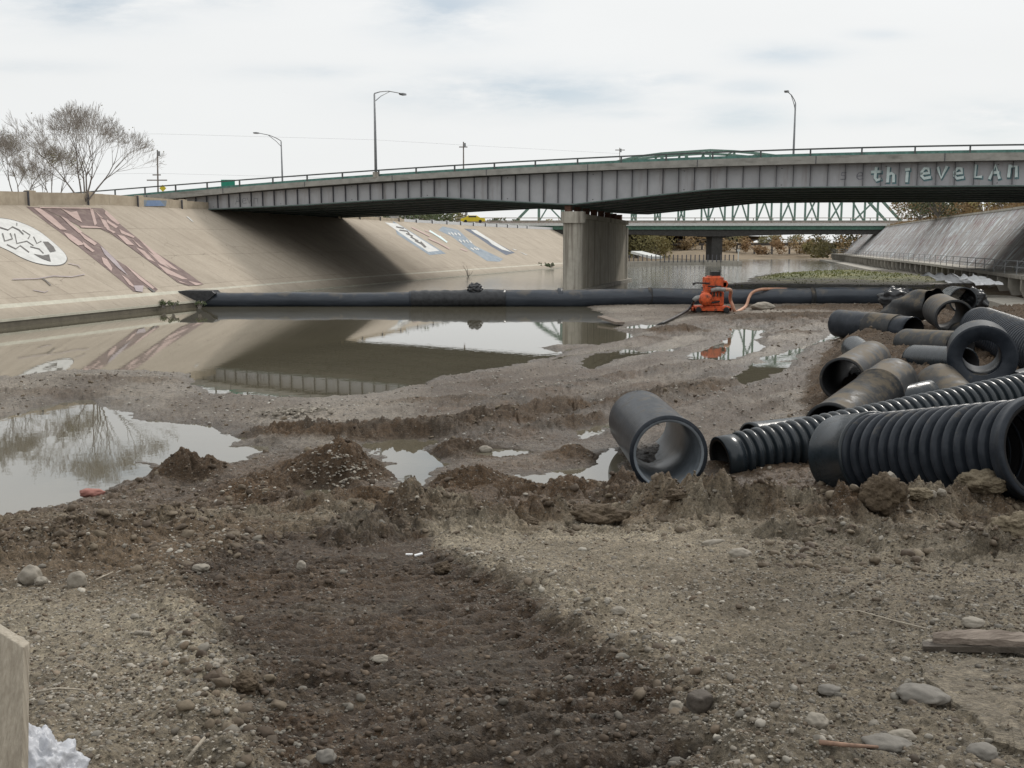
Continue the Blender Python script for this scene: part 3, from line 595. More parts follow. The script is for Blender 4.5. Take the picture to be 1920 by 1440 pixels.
def z_wb(x): return float(np.interp(x, [-95, -40, -26.4, -19.3, -12.5, -6.9, 4.7, 16.05, 22.1, 36.6, 58, 110], [7.4, 7.5, 7.85, 8.05, 8.34, 8.53, 7.72, 8.79, 8.78, 8.60, 7.9, 7.5]))
def bp(x, w, z): return Vector((x, BC+BM_*x, z))+g*w
BW = 29.0
br = thing('road_bridge', bp(4.6, 14, 0), 'long grey steel girder road bridge with graffiti lettering, standing on one concrete pier', 'bridge')
xs = list(np.arange(-95, 100.1, 1.19))
def sheet(mb, x0, x1, fa, fb):
    a, b, c, d = fa(x0), fa(x1), fb(x1), fb(x0); mb.add([a, b, c, d], [(0, 1, 2, 3)])
# deck slab with overhanging edges
mb = MB(); mfar = MB(); mtop = MB()
for x0, x1 in zip(xs[:-1], xs[1:]):
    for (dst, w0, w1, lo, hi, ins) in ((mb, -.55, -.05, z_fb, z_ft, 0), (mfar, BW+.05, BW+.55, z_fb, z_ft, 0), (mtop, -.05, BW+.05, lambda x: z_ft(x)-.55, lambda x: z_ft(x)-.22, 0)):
        vs = [bp(x0, w0, lo(x0)), bp(x1, w0, lo(x1)), bp(x1, w1, lo(x1)), bp(x0, w1, lo(x0)), bp(x0, w0, hi(x0)), bp(x1, w0, hi(x1)), bp(x1, w1, hi(x1)), bp(x0, w1, hi(x0))]
        dst.add(vs, [(0, 3, 2, 1), (4, 5, 6, 7), (0, 1, 5, 4), (2, 3, 7, 6)])
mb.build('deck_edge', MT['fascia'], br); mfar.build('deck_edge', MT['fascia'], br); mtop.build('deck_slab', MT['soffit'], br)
# joint ticks in the deck edge
m = MB()
for x in np.arange(-44, 60, 8.4): m.box(bp(x, -.56, (z_ft(x)+z_fb(x))/2), (.06, .03, z_ft(x)-z_fb(x)-.02), (e, g, Vector((0, 0, 1))))
m.build('edge_joints', MT['stiff'], br)
XG0, XG1 = -40, 66
gx = [x for x in xs if XG0 <= x <= XG1]
for gi in range(8):
    w = .35+gi*(BW-.7)/7; mb = MB(); fl = MB()
    for x0, x1 in zip(gx[:-1], gx[1:]):
        a = [bp(x0, w, z_wb(x0)), bp(x1, w, z_wb(x1)), bp(x1, w, z_ft(x1)-.55), bp(x0, w, z_ft(x0)-.55)]
        mb.add(a, [(0, 1, 2, 3)])
        mb.add([p+g*.04 for p in a], [(3, 2, 1, 0)])
        f = [bp(x0, w-.28, z_wb(x0)), bp(x1, w-.28, z_wb(x1)), bp(x1, w+.32, z_wb(x1)), bp(x0, w+.32, z_wb(x0))]
        dn = Vector((0, 0, -.09)); fl.add(f+[p+dn for p in f], [(0, 1, 2, 3), (7, 6, 5, 4), (4, 5, 1, 0), (6, 7, 3, 2)])
    gd = mb.build('girder', MT['steel'], br); fl.build('bottom_flange', MT['flange'], gd)
    if gi in (0, 7):
        s = -1 if gi == 0 else 1
        for x in gx: m = MB(); m.box(bp(x, w+s*.10, (z_wb(x)+z_fb(x))/2+.02), (.035, .19, z_fb(x)-z_wb(x)-.06), (e, g, Vector((0, 0, 1)))); m.build('stiffener', MT['stiff'], gd)
        if gi == 0: G0 = gd
# cross frames between the girders
m = MB()
for x in np.arange(-36, 62, 7.1):
    for gi in range(7):
        w = .35+gi*(BW-.7)/7; w2 = w+(BW-.7)/7
        m.beam(bp(x, w, z_wb(x)+.15), bp(x, w2, z_fb(x)-.2), .1, .1); m.beam(bp(x, w, z_fb(x)-.2), bp(x, w2, z_wb(x)+.15), .1, .1)
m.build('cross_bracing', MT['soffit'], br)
# railings: top rail, guard rail, posts
for w, nm in ((-.42, 'railing'), (BW+.42, 'railing')):
    m = MB()
    for x0, x1 in zip(xs[:-1], xs[1:]):
        m.beam(bp(x0, w, z_rail(x0)-.05), bp(x1+.02, w, z_rail(x1)-.05), .12, .11)
    r_ = m.build(nm, MT['rail'], br)
    m = MB()
    for x0, x1 in zip(xs[:-1], xs[1:]):
        s = .30 if w < 0 else -.30
        m.beam(bp(x0, w+s, z_ft(x0)+.13), bp(x1+.02, w+s, z_ft(x1)+.13), .09, .2)
    m.build('guard_rail', MT['teal'], r_)
    for x in np.arange(-60, 66, 3.45):
        m = MB(); m.box(bp(x, w, (z_rail(x)+z_ft(x))/2-.02), (.12, .10, z_rail(x)-z_ft(x)-.1), (e, g, Vector((0, 0, 1)))); m.build('post', MT['rail'], r_)
# road surface on deck
m = MB()
for x0, x1 in zip(xs[:-1], xs[1:]):
    m.add([bp(x0, .3, z_ft(x0)-.19), bp(x1, .3, z_ft(x1)-.19), bp(x1, BW-.3, z_ft(x1)-.19), bp(x0, BW-.3, z_ft(x0)-.19)], [(0, 1, 2, 3)])
m.build('roadway', simple('asphalt', (.05, .05, .05), .9), br)
# abutments under both ends
for xa, sgn in ((-33.5, -1), (62, 1)):
    m = MB(); a = bp(xa, -.6, 0); b = bp(xa+(1.5 if sgn < 0 else 2), BW+.6, 0)
    zt = lambda p: z_ft(p.x)-.57
    d = Vector((-14*1, 0, 0)) if sgn < 0 else Vector((14, 0, 0))
    for (p, q) in ((a, b),):
        vs = [Vector((p.x, p.y, 5)), Vector((q.x, q.y, 5)), Vector((q.x, q.y, 9.0)), Vector((p.x, p.y, 8.95)), Vector((p.x, p.y, 5))+d, Vector((q.x, q.y, 5))+d, Vector((q.x, q.y, 8.9))+d, Vector((p.x, p.y, 8.6))+d]
        m.add(vs, [(0, 1, 2, 3), (3, 2, 6, 7), (1, 5, 6, 2), (4, 0, 3, 7), (5, 4, 7, 6)])
    m.build('abutment', MT['conc'], br)
# pier: a long wall with a rounded pale nose and a cap block
px0 = 4.95; zc = 7.12
pr_pts = []
hw = .82
def nose(w, hw, n=9, back=False):
    out = []
    for k in range(n):
        th = math.pi*k/(n-1)
        out.append((math.cos(th)*hw, -math.sin(th)*hw if not back else math.sin(th)*hw, w))
    return out
def pier_solid(x, w0, w1, hw, z0, z1, flare=0):
    g = Vector((.255, .967, 0)).normalized(); m = MB(); ring = []
    for k in range(12): th = math.pi*k/11; ring.append((math.cos(th)*hw, w0-math.sin(th)*hw))
    for k in range(12): th = math.pi*k/11; ring.append((-math.cos(th)*hw, w1+math.sin(th)*hw))
    b = bp(x, 0, 0); ee = Vector((g.y, -g.x, 0)); n = len(ring)
    lo = [b+ee*(a+0)*(1+flare)+g*w+Vector((0, 0, z0)) for a, w in ring]; hi = [b+ee*a+g*w+Vector((0, 0, z1)) for a, w in ring]
    m.add(lo+hi, [(i, (i+1) % n, n+(i+1) % n, n+i) for i in range(n)]+[tuple(range(n, 2*n)), tuple(range(n-1, -1, -1))])
    m.f = [tuple(reversed(f)) for f in m.f]; return m
pr = pier_solid(px0, 1.6, 27.0, .72, -.8, zc-.4).build('pier', MT['pier'], br)
pier_solid(px0, .85, .95, .84, -.8, zc-.95).build('pier_nose', MT['pierlight'], pr)
pier_solid(px0, .8, 1.0, 1.02, zc-.95, zc).build('cap_block', MT['pierlight'], pr)
m = pier_solid(px0, 2.2, 27.2, .95, zc-.6, zc-.18); m.build('cap_beam', MT['pier'], pr)
pier_solid(px0, .3, 28.4, 1.25, -.8, .62).build('footing', MT['conc'], pr)
pier_solid(px0, 27.6, 27.8, .85, -.8, zc-.9).build('pier_nose', MT['pierlight'], pr)
for gi in range(8):
    w = .35+gi*(BW-.7)/7+.05; m = MB()
    xx = px0+.35*w*0
    c = bp(px0-.35, .2, 0)+Vector((.255, .967, 0)).normalized()*w; m.box(Vector((c.x, c.y, (zc+z_wb(4.7)-.09)/2-.06)), (.55, .5, z_wb(4.7)-zc+.10), (e, g, Vector((0, 0, 1)))); m.build('bearing', MT['rust'], pr)
# sprayed lettering on the outer girder
LET = {
 't': [[(.45, 1), (.38, .25), (.55, .05), (.85, .15)], [(.1, .72), (.85, .74)]],
 'h': [[(.2, 1), (.18, 0)], [(.2, .5), (.5, .62), (.72, .5), (.75, 0)]],
 'i': [[(.5, .62), (.48, 0)], [(.42, .9), (.6, .92)]],
 'e': [[(.15, .45), (.85, .5), (.75, .85), (.4, .88), (.15, .6), (.15, .3), (.4, .08), (.9, .15)]],
 'v': [[(.1, .9), (.45, .1), (.9, .95)]],
 'L': [[(.3, 1), (.28, .1), (.85, .12)]],
 'A': [[(.05, 0), (.5, 1), (.9, .02)], [(.25, .4), (.75, .42)]],
 'n': [[(.15, .1), (.2, .9)], [(.2, .85), (.8, .85), (.85, .1)]],
 's': [[(.8, .85), (.3, .85), (.2, .55), (.8, .5), (.8, .1), (.2, .1)]],
}
def girder_x(px):   # position along the outer girder seen at that column
    d = ray(px, 330); return float(d[0]*BC/(d[1]-BM_*d[0]))
def letter(m, ch, px, yc, wpx, hpx, sw, off):
    x = girder_x(px); zc_ = CH+(ray(px, yc)[2]/ray(px, yc)[1])*(BC+BM_*x); s = (BC+BM_*x)/F
    for st in LET[ch]:
        P2 = [((a-.5)*wpx*s*1.06, (b-.5)*hpx*s) for a, b in st]
        L, Rr = [], []
        for i, p in enumerate(P2):
            a = np.array(P2[max(i-1, 0)]); b = np.array(P2[min(i+1, len(P2)-1)]); t = (b-a)/np.hypot(*(b-a)); n = np.array([-t[1], t[0]])*sw*s/2
            ex = t*sw*s/2*((1 if i == len(P2)-1 else 0)-(1 if i == 0 else 0))
            L.append(np.array(p)+n+ex); Rr.append(np.array(p)-n+ex)
        vs = []
        for a, b in zip(L, Rr):
            for q in (a, b): vs.append(bp(x, .35-off[0], zc_+q[1])+e*float(q[0]))
        m.add(vs, [(2*i, 2*i+1, 2*i+3, 2*i+2) for i in range(len(L)-1)]); off[0] += .0025
md, ml = MB(), MB(); o1, o2 = [.006], [.075]
for ch, px, yc in [('t', 1643, 327), ('h', 1671, 327), ('i', 1701, 327), ('e', 1735, 324), ('v', 1766, 324), ('e', 1797, 324), ('L', 1832, 322), ('A', 1866, 321), ('n', 1899, 320), ('d', 1931, 320)]:
    if ch == 'd': continue
    md, ml = MB(), MB(); letter(md, ch, px+1.6, yc+2, 17, 23, 7.2, o1); letter(ml, ch, px, yc, 17, 23, 5.0, o2)
    md.build('letter_shadow', MT['paint_tealdark'], G0); ml.build('letter', MT['paint_teal'], G0)
o3 = [.01]
for ch, px in (('s', 1581), ('e', 1612)): m = MB(); letter(m, ch, px, 329, 13, 16, 2.2, o3); m.build('faded_letter', MT['faded'], G0)
for ch, px in (('A', 440), ('e', 452), ('v', 462), ('n', 474)): m = MB(); letter(m, ch, px, 376, 11, 12, 1.3, o3); m.build('faded_letter', MT['faded'], G0)
# street lamps on the bridge
GL = 'street lamps on the grey road bridge'
def lamp(px, w, ytop, label, side, base_y=None):
    # find the point of the line at offset w that is seen in column px
    best = min(np.arange(-60, 80, .05), key=lambda x: abs((lambda p: 960+F*p.x/(p.y*CA-(9.0-CH)*SA))(bp(x, w, 0))-px))
    x = float(best); zb = z_ft(x); b = bp(x, w, zb); zt = CH+(ray(px, ytop)[2]/ray(px, ytop)[1])*b.y
    t = thing('street_lamp', b, label, 'street lamp', GL)
    m = MB(); m.tube([b, b+Vector((0, 0, (zt-zb)*.5)), Vector((b.x, b.y, zt-.2))], [.13, .11, .08], 8); m.build('pole', MT['lampm'], t, smooth=True)
    m = MB(); m.box(b+Vector((0, 0, .15)), (.5, .5, .5)); m.build('base', MT['conc'], t)
    d = Vector((.45, .89, 0))*side; tp = Vector((b.x, b.y, zt))
    m = MB(); m.tube([tp+Vector((0, 0, -.15)), tp+d*.9+Vector((0, 0, .12)), tp+d*2.2+Vector((0, 0, .35)), tp+d*4.2+Vector((0, 0, .42))], [.05, .05, .045, .04], 6)
    m.tube([tp+Vector((0, 0, -.85)), tp+d*1.0+Vector((0, 0, -.25)), tp+d*2.4+Vector((0, 0, .33))], .035, 6); m.build('arm', MT['lampm'], t, smooth=True)
    m = MB(); c = tp+d*4.55+Vector((0, 0, .38)); up = Vector((0, 0, 1)); sd = d.cross(up).normalized()
    vs = []
    for k, (a, wd, h) in enumerate(((-.5, .10, .07), (-.2, .2, .13), (.3, .2, .14), (.55, .08, .06))):
        for s1, s2 in ((-1, -.6), (1, -.6), (1, .6), (-1, .6)): vs.append(c+d*a+sd*wd*s1+up*h*s2)
    fs = [(0, 1, 2, 3), (15, 14, 13, 12)]
    for k in range(3):
        for q in range(4): fs.append((4*k+q, 4*k+4+q, 4*k+4+(q+1) % 4, 4*k+(q+1) % 4))
    m.add(vs, fs); m.build('lamp_head', MT['lampm'], t)
    return t
lamp(705, -.35, 172, 'tall grey street lamp left of the middle, its arm pointing to the right', 1)
lamp(531, BW+.3, 262, 'grey street lamp nearest the left end of the bridge, arm reaching to the left', -1)
lamp(1484, BW+.3, 190, 'grey street lamp over the right half of the bridge, seen nearly end on', -1)
# green road sign behind the rail
c = atY(427.5, 343, 98.5); t = thing('road_sign', c-Vector((0, 0, .6)), 'small green road sign standing behind the bridge rail near its left end', 'road sign')
m = MB(); m.box(c, (1.35, .05, .62)); m.build('panel', MT['signg'], t); m = MB(); m.box(c+Vector((0, .07, -.3)), (.08, .08, 1.0)); m.build('post', MT['lampm'], t)
c = atY(305, 353, 104); t = thing('warning_sign', c-Vector((0, 0, .6)), 'small yellow warning sign at the far left end of the bridge rail', 'road sign')
m = MB(); s2 = .36; m.add([c+Vector((s2, 0, 0)), c+Vector((0, 0, s2)), c-Vector((s2, 0, 0)), c-Vector((0, 0, s2)), c+Vector((s2, .04, 0)), c+Vector((0, .04, s2)), c+Vector((-s2, .04, 0)), c+Vector((0, .04, -s2))], [(0, 1, 2, 3), (7, 6, 5, 4), (0, 4, 5, 1), (1, 5, 6, 2), (2, 6, 7, 3), (3, 7, 4, 0)]); m.build('panel', MT['yellow'], t)
m = MB(); m.box(c+Vector((0, .08, -.4)), (.07, .07, 1.0)); m.build('post', MT['lampm'], t)
# ------------------------------------------------------------------ second bridge (green girder) and truss bridge
YB = 216
b2 = thing('girder_bridge', (44, YB, 0), 'low green girder bridge with pale deck edge, beyond the grey bridge', 'bridge')
def hb(m, x0, x1, y0, y1, z0, z1): return m.box(((x0+x1)/2, (y0+y1)/2, (z0+z1)/2), (x1-x0, y1-y0, z1-z0))
hb(MB(), -12, 92, YB-.4, YB+9.4, 8.35, 8.9).build('deck', MT['palec'], b2)
hb(MB(), -12, 92, YB+.2, YB+.5, 7.55, 8.35).build('girder', MT['green'], b2)
hb(MB(), -12, 92, YB+8.4, YB+8.7, 6.9, 8.35).build('girder', MT['green'], b2)
m = MB()
for x0 in np.arange(-12, 92, 2.6):
    def zl(x): return 6.35-.25*math.cos((x-44)/24*math.pi) if abs(x-44) < 24 else 6.6
    x1 = x0+2.6; m.add([(x0, YB+.55, zl(x0)), (x1, YB+.55, zl(x1)), (x1, YB+.55, 7.56), (x0, YB+.55, 7.56), (x0, YB+8.3, zl(x0)), (x1, YB+8.3, zl(x1))], [(0, 1, 2, 3), (1, 0, 4, 5)])
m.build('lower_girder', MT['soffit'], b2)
m = MB(); hb(m, -12, 92, YB-.3, YB-.2, 9.95, 10.1); hb(m, -12, 92, YB-.3, YB-.2, 9.4, 9.5)
ra = m.build('railing', MT['conc'], b2)
for x in np.arange(-11, 92, 4.2): hb(MB(), x, x+.16, YB-.34, YB-.2, 8.85, 10.1).build('post', MT['conc'], ra)
hb(MB(), -12, 92, YB-.15, YB-.08, 8.9, 9.35).build('kerb', simple('pinkish kerb', (.36, .31, .28), .9), b2)
m = MB(); xc = atY(1340, 450, YB+4).x; m.box((xc, YB+4.5, 3), (2.3, 6.5, 7.4)); hb(m, xc-3.2, xc+3.2, YB+.8, YB+8.2, 6.0, 6.75); m.build('pier', MT['soffit'], b2)
m = MB(); hb(m, -14, atY(985, 430, YB).x-3, YB-1, YB+10, 2, 8.3); m.build('abutment', MT['conc'], b2)
m = MB(); x9 = atY(1000, 430, YB-6).x; m.box((x9-2, YB-4, 6.6), (2.6, 6, 2.6)); m.build('abutment', MT['parapet'], b2)
YTs = 246
tr = thing('truss_bridge', (40, YTs, 8), 'pale green steel truss bridge far behind, its arched top chord rising above the grey bridge', 'bridge')
hts = [q_*.945 for q_ in [0, 47, 76, 97, 111, 122, 128, 131, 134, 132, 128, 122, 111, 97, 76, 47, 0]]; sc_ = YTs/F*1.02
xL = atY(966, 414, YTs).x; xR = atY(1690, 414, YTs).x; zB = 9.9
for ti, dy in enumerate((0, 9)):
    m = MB(); nodes = []
    for k, h in enumerate(hts):
        x = xL+(xR-xL)*k/16; nodes.append((Vector((x, YTs+dy, zB)), Vector((x, YTs+dy, zB+h*sc_))))
    for k in range(16): m.beam(nodes[k][1], nodes[k+1][1], .55, .55); m.beam(nodes[k][0], nodes[k+1][0], .4, .5)
    pt = m.build('chord', MT['truss'], tr)
    for k in range(1, 16): m = MB(); m.beam(nodes[k][0], nodes[k][1], .42, .42, up=(0, 1, 0)); m.build('upright', MT['truss'], tr)
    for k in range(1, 15):
        m = MB()
        if (k < 8) == (ti == 0): m.beam(nodes[k][1], nodes[k+1][0], .34, .34)
        else: m.beam(nodes[k][0], nodes[k+1][1], .34, .34)
        m.build('diagonal', MT['truss'], tr)
for k in range(1, 16):
    x = xL+(xR-xL)*k/16; m = MB(); m.beam((x, YTs, zB+hts[k]*sc_), (x, YTs+9, zB+hts[k]*sc_), .25, .25); m.build('top_strut', MT['truss'], tr)
hb(MB(), xL-25, xR+15, YTs+.5, YTs+8.5, zB-.7, zB-.2).build('deck', MT['conc'], tr)
# ------------------------------------------------------------------ the far valley floor, hills and water
xs_ = np.concatenate([np.linspace(-500, -60, 12), np.linspace(-50, 170, 89), np.linspace(190, 900, 12)])
ys_ = np.concatenate([np.linspace(200, 360, 60), np.linspace(370, 3500, 30)])
XX, YY = np.meshgrid(xs_, ys_)
ZZ = .15+4.1*sst(YY, 262, 345)+sst(YY, 208, 232)*(.9*sst(-XX+46+(YY-216)*.35, 0, 20))+fbm(XX, YY, .05, 4)*1.0*sst(YY, 232, 262)+.25*fbm(XX, YY, .3, 3)*sst(YY, 222, 260)
ZZ += 4*sst(YY, 500, 2500)*(fbm(XX, YY, .002, 3)+.6)
ZZ -= .9*(1-sst(YY, 214, 228+XX*.18))*1.0
o = gridmesh('hills', np.stack([XX.ravel(), YY.ravel(), ZZ.ravel()], 1), len(ys_), len(xs_), MT['scrub']); tag(o, kind='structure')
m = MB(); m.add([(-4000, -600, -1.2), (4000, -600, -1.2), (4000, 5000, -1.2), (-4000, 5000, -1.2)], [(0, 1, 2, 3)]); tag(m.build('ground', MT['scrub']), kind='structure')
m = MB(); m.add([(-70, -3, 0), (70, -3, 0), (70, 71.2, 0), (-70, 71.2, 0)], [(0, 1, 2, 3)]); tag(m.build('water', MT['water']), kind='structure')
m = MB(); m.add([(-60, 71.15, .36), (140, 71.15, .36), (140, 300, .36), (-60, 300, .36)], [(0, 1, 2, 3)]); tag(m.build('river_water', MT['river']), kind='structure')
# ------------------------------------------------------------------ near ground
YB_ = [0, 3, 5.3, 9, 12, 13.8, 15.2, 17, 20, 72]; ZB_ = [3.0, 2.7, 2.2, 1.47, .85, .48, .16, .06, .04, .04]
def zb(Y): return np.interp(Y, YB_, ZB_)
def gpt(px, py):      # pixel -> point on the mean ground profile
    d = ray(px, py)
    Y = 2.0
    for _ in range(60):
        lo = CH+d[2]/d[1]*Y
        Y2 = (zb(Y)-CH)/(d[2]/d[1]); Y = Y*.5+Y2*.5
    return np.array([d[0]/d[1]*Y, Y])
WATER = [
 [(-900, 735), (-300, 722), (0, 708), (60, 701), (130, 694), (300, 697), (350, 700), (372, 722), (388, 740), (480, 742), (600, 746), (700, 738), (795, 724), (815, 709), (900, 694), (975, 681), (1002, 673), (1045, 668), (1062, 662), (1030, 656), (1004, 652), (1060, 648), (1140, 645), (1180, 638), (1195, 628), (1160, 620), (1150, 606), (1128, 598), (1130, 586), (1100, 577), (1100, 540), (-900, 540)],
 [(1085, 681), (1110, 666), (1180, 656), (1225, 660), (1200, 667), (1150, 675), (1112, 693), (1092, 690)],
 [(1285, 668), (1330, 655), (1362, 636), (1372, 613), (1440, 615), (1415, 640), (1432, 650), (1400, 665), (1360, 676), (1300, 676)],
 [(1420, 673), (1470, 660), (1540, 642), (1556, 628), (1590, 615), (1575, 632), (1515, 652), (1484, 675), (1440, 679)],
 [(1513, 625), (1525, 618), (1538, 619), (1530, 625)],
 [(1172, 613), (1200, 608), (1238, 608), (1230, 616), (1185, 617)],
 [(1200, 660), (1220, 654), (1268, 652), (1262, 659)],
 [(1362, 716), (1420, 680), (1488, 678), (1462, 700), (1400, 723)],
 [(-700, 800), (-300, 792), (0, 785), (60, 770), (140, 751), (170, 752), (230, 774), (270, 790), (350, 796), (420, 808), (475, 822), (440, 831), (425, 837), (500, 838), (470, 850), (430, 865), (390, 882), (350, 880), (245, 862), (292, 886), (270, 900), (235, 910), (180, 925), (150, 935), (110, 950), (60, 962), (20, 976), (0, 982), (-300, 1010), (-700, 1030)],
 [(338, 914), (398, 904), (402, 911), (350, 918)],
 [(690, 832), (740, 826), (822, 826), (800, 840), (810, 856), (848, 868), (842, 880), (795, 900), (772, 928), (750, 925), (735, 895), (715, 855)],
 [(540, 930), (570, 918), (635, 916), (615, 935), (580, 955), (548, 948)],
 [(955, 900), (1000, 891), (1060, 884), (1100, 878), (1115, 850), (1152, 842), (1160, 880), (1165, 915), (1090, 908), (1060, 917), (1010, 920), (975, 912)],
 [(1088, 808), (1150, 784), (1160, 790), (1110, 817), (1085, 822)],
 [(1312, 910), (1320, 895), (1360, 893), (1350, 912)],
 [(880, 850), (960, 842), (1010, 850), (960, 862), (890, 860)],
]
WPOLY = []
for P in WATER:
    WPOLY.append(np.array([list(atz(x, max(y, 574.5), 0))[:2] if y >= 560 else [atz(x, 574.5, 0).x, 73.5] for x, y in P]))
def sdist(P, X, Y):
    n = len(P); best = np.full(X.shape, 1e9); ins = np.zeros(X.shape, bool)
    for i in range(n):
        ax, ay = P[i]; bx, by = P[(i+1) % n]; ex, ey = bx-ax, by-ay
        t = np.clip(((X-ax)*ex+(Y-ay)*ey)/(ex*ex+ey*ey+1e-9), 0, 1)
        best = np.minimum(best, (X-ax-t*ex)**2+(Y-ay-t*ey)**2)
        c = ((ay > Y) != (by > Y)) & (X < ex*(Y-ay)/(ey if abs(ey) > 1e-9 else 1e-9)+ax); ins ^= c
    return np.where(ins, -1, 1)*np.sqrt(best)
Ys = [1.0]
while Ys[-1] < 71.3:
    y = Ys[-1]; h = CH-zb(y); st = 2.0*(y*y+h*h)/(F*h); Ys.append(y+min(st, .26 if y > 22 else .032, max(.012, st)))
Ys = np.array(Ys); Us = np.linspace(-.80, .80, 1360)
YY = np.repeat(Ys[:, None], len(Us), 1); XX = Us[None, :]*YY
print('terrain', XX.shape)
nx1 = fbm(XX, YY, .9, 4); nx2 = fbm(XX+50, YY+90, .9, 4)
wh = fbm(XX+11, YY+5, 3.8, 4, .6); wh2 = fbm(XX+61, YY+35, 3.8, 4, .6); wx = XX+nx1*.32+wh*.22; wy = YY+nx2*.32+wh2*.26
dW = np.full(XX.shape, 50.0); mrow = Ys > 13.0
for P in WPOLY:
    x0, x1, y0, y1 = P[:, 0].min()-6, P[:, 0].max()+6, P[:, 1].min()-6, P[:, 1].max()+6
    m_ = (wx > x0) & (wx < x1) & (wy > y0) & (wy < y1)
    dW[m_] = np.minimum(dW[m_], sdist(P, wx[m_], wy[m_]))
Z = zb(YY).copy()
# low flat: how far it stands clear of the water
lowf = sst(YY, 13.5, 16.5)
shore = np.where(dW > 0, .035*(1-np.exp(-dW/.25))+.07*(1-np.exp(-dW/1.2)), -.10*(1-np.exp(dW/.35))-.01)
Z = Z*(1-lowf)+(shore+.04*sst(dW, 1, 4))*lowf
near = 1-lowf
# mounds and ridges, each (pixel x, pixel y of base, height, half length, half width, angle)
BL = [(352, 893, .50, .62, .55, 0), (560, 915, .20, 1.5, .8, 15), (640, 890, .62, .95, .85, 10), (470, 945, .18, .8, .9, 0), (885, 922, .42, .75, .6, 5), (700, 955, .25, 1.2, .6, 10), (990, 930, .22, .9, .4, 0), (1080, 935, .22, .9, .4, 0),
      (600, 820, .24, 2.0, .7, 0), (760, 815, .20, 2.0, .6, 5), (880, 800, .22, 2.2, .8, 20), (900, 850, .28, 1.2, .7, 0), (1000, 780, .18, 3.0, .7, 38), (1080, 800, .14, 2.6, .5, 42), (1190, 760, .14, 4.0, .6, 48), (1330, 735, .12, 4.0, .6, 50), (1100, 860, .18, 1.2, .6, 20), (830, 760, .12, 3.0, .8, 15),
      (1300, 720, .10, 5.0, .4, 52), (1150, 715, .08, 5.0, .5, 50), (100, 745, .10, 4.0, 1.6, 0), (250, 720, .10, 4.0, 1.5, 0), (880, 725, .10, 3.0, 1.4, 10), (960, 705, .09, 3.0, 1.0, 20), (700, 780, .06, 3.0, 1.0, 0),
      (1270, 625, .30, 1.6, 1.2, 0), (1200, 640, .12, 3.0, .8, 10), (1480, 600, .22, 6.0, 2.5, 20), (1400, 620, .10, 3.0, 1.2, 30), (1330, 592, .18, 3.0, 2.0, 0), (1500, 628, .12, 3, 1.2, 20), (1600, 585, .30, 6, 2.5, 0)]
clump = .55+.9*np.abs(fbm(XX, YY, 1.4, 5, .6))*2.0
mound = np.zeros(XX.shape); churned = np.zeros(XX.shape)
for (x_, y_, a_, b_, g_) in [(650, 812, 2.6, .8, 5), (900, 815, 3.0, 1.3, 15), (1100, 800, 3.0, 1.6, 30), (1000, 755, 4.0, 1.2, 35), (1230, 745, 4.5, 1.6, 45), (1380, 700, 6, 1.0, 50), (1250, 700, 6, .6, 50), (1450, 610, 7, 2.2, 30), (1290, 632, 3, 1.2, 10)]:
    c_ = atz(x_, y_, 0); t_ = R(g_); u_ = ((XX-c_.x)*math.cos(t_)+(YY-c_.y)*math.sin(t_))/a_; v_ = (-(XX-c_.x)*math.sin(t_)+(YY-c_.y)*math.cos(t_))/b_; churned = np.maximum(churned, np.exp(-(u_*u_+v_*v_)**1.5))
for (px, py, h, a, b, ang) in BL:
    c = atz(px, py, .02); th = R(ang); dx = XX-c.x; dy = YY-(c.y)
    u = (dx*math.cos(th)+dy*math.sin(th))/a; v = (-dx*math.sin(th)+dy*math.cos(th))/b
    r2 = u*u+v*v; k = np.exp(-r2*1.1)*h; mound = np.maximum(mound, k)+np.minimum(mound, k)*.3
rough1 = fbm(XX, YY, 2.1, 5, .62); rough2 = fbm(XX+9, YY+4, 8.0, 4, .6); rough3 = fbm(XX+2, YY+1, 30.0, 3, .6)
landk = sst(dW, -.05, .5)
Z += mound*(.8+.5*rough1)*np.maximum(landk, .15)*lowf
# dike of spoil in front of the pipes (right) and broken spoil edge to the left
def ridge(pts, h, w):
    P = [gpt(x, y) for x, y in pts]; d = np.full(XX.shape, 1e9); s = np.zeros(XX.shape)
    for a, b in zip(P[:-1], P[1:]):
        e_ = b-a; t = np.clip(((wx-a[0])*e_[0]+(wy-a[1])*e_[1])/(e_@e_), 0, 1); q = (wx-a[0]-t*e_[0])**2+(wy-a[1]-t*e_[1])**2; d = np.minimum(d, q)
    return np.exp(-d/(w*w))*h
RD = [ridge([(1170, 945), (1290, 985), (1420, 985), (1560, 985)], .42, .42), ridge([(1560, 990), (1700, 985), (1850, 975), (2200, 960)], .34, .5),
      ridge([(850, 1000), (960, 985), (1090, 985)], .20, .35), ridge([(690, 1010), (790, 985), (860, 985)], .36, .38), ridge([(540, 950), (620, 975), (690, 990)], .2, .5),
      ridge([(0, 1060), (120, 1040), (300, 1000), (420, 985)], .16, .5), ridge([(-300, 1080), (0, 1065), (160, 1050)], .12, .5),
      ridge([(330, 1090), (370, 1150), (410, 1230), (450, 1340), (500, 1440)], .045, .2), ridge([(870, 1040), (980, 1100), (1090, 1160), (1220, 1240), (1330, 1330), (1440, 1450)], .05, .2),
      ridge([(1500, 1010), (1650, 1030), (1850, 1050), (2100, 1060)], .16, .4)]
ridge_all = np.maximum.reduce(RD)
Z += ridge_all*1.35*(.75+.9*rough1)
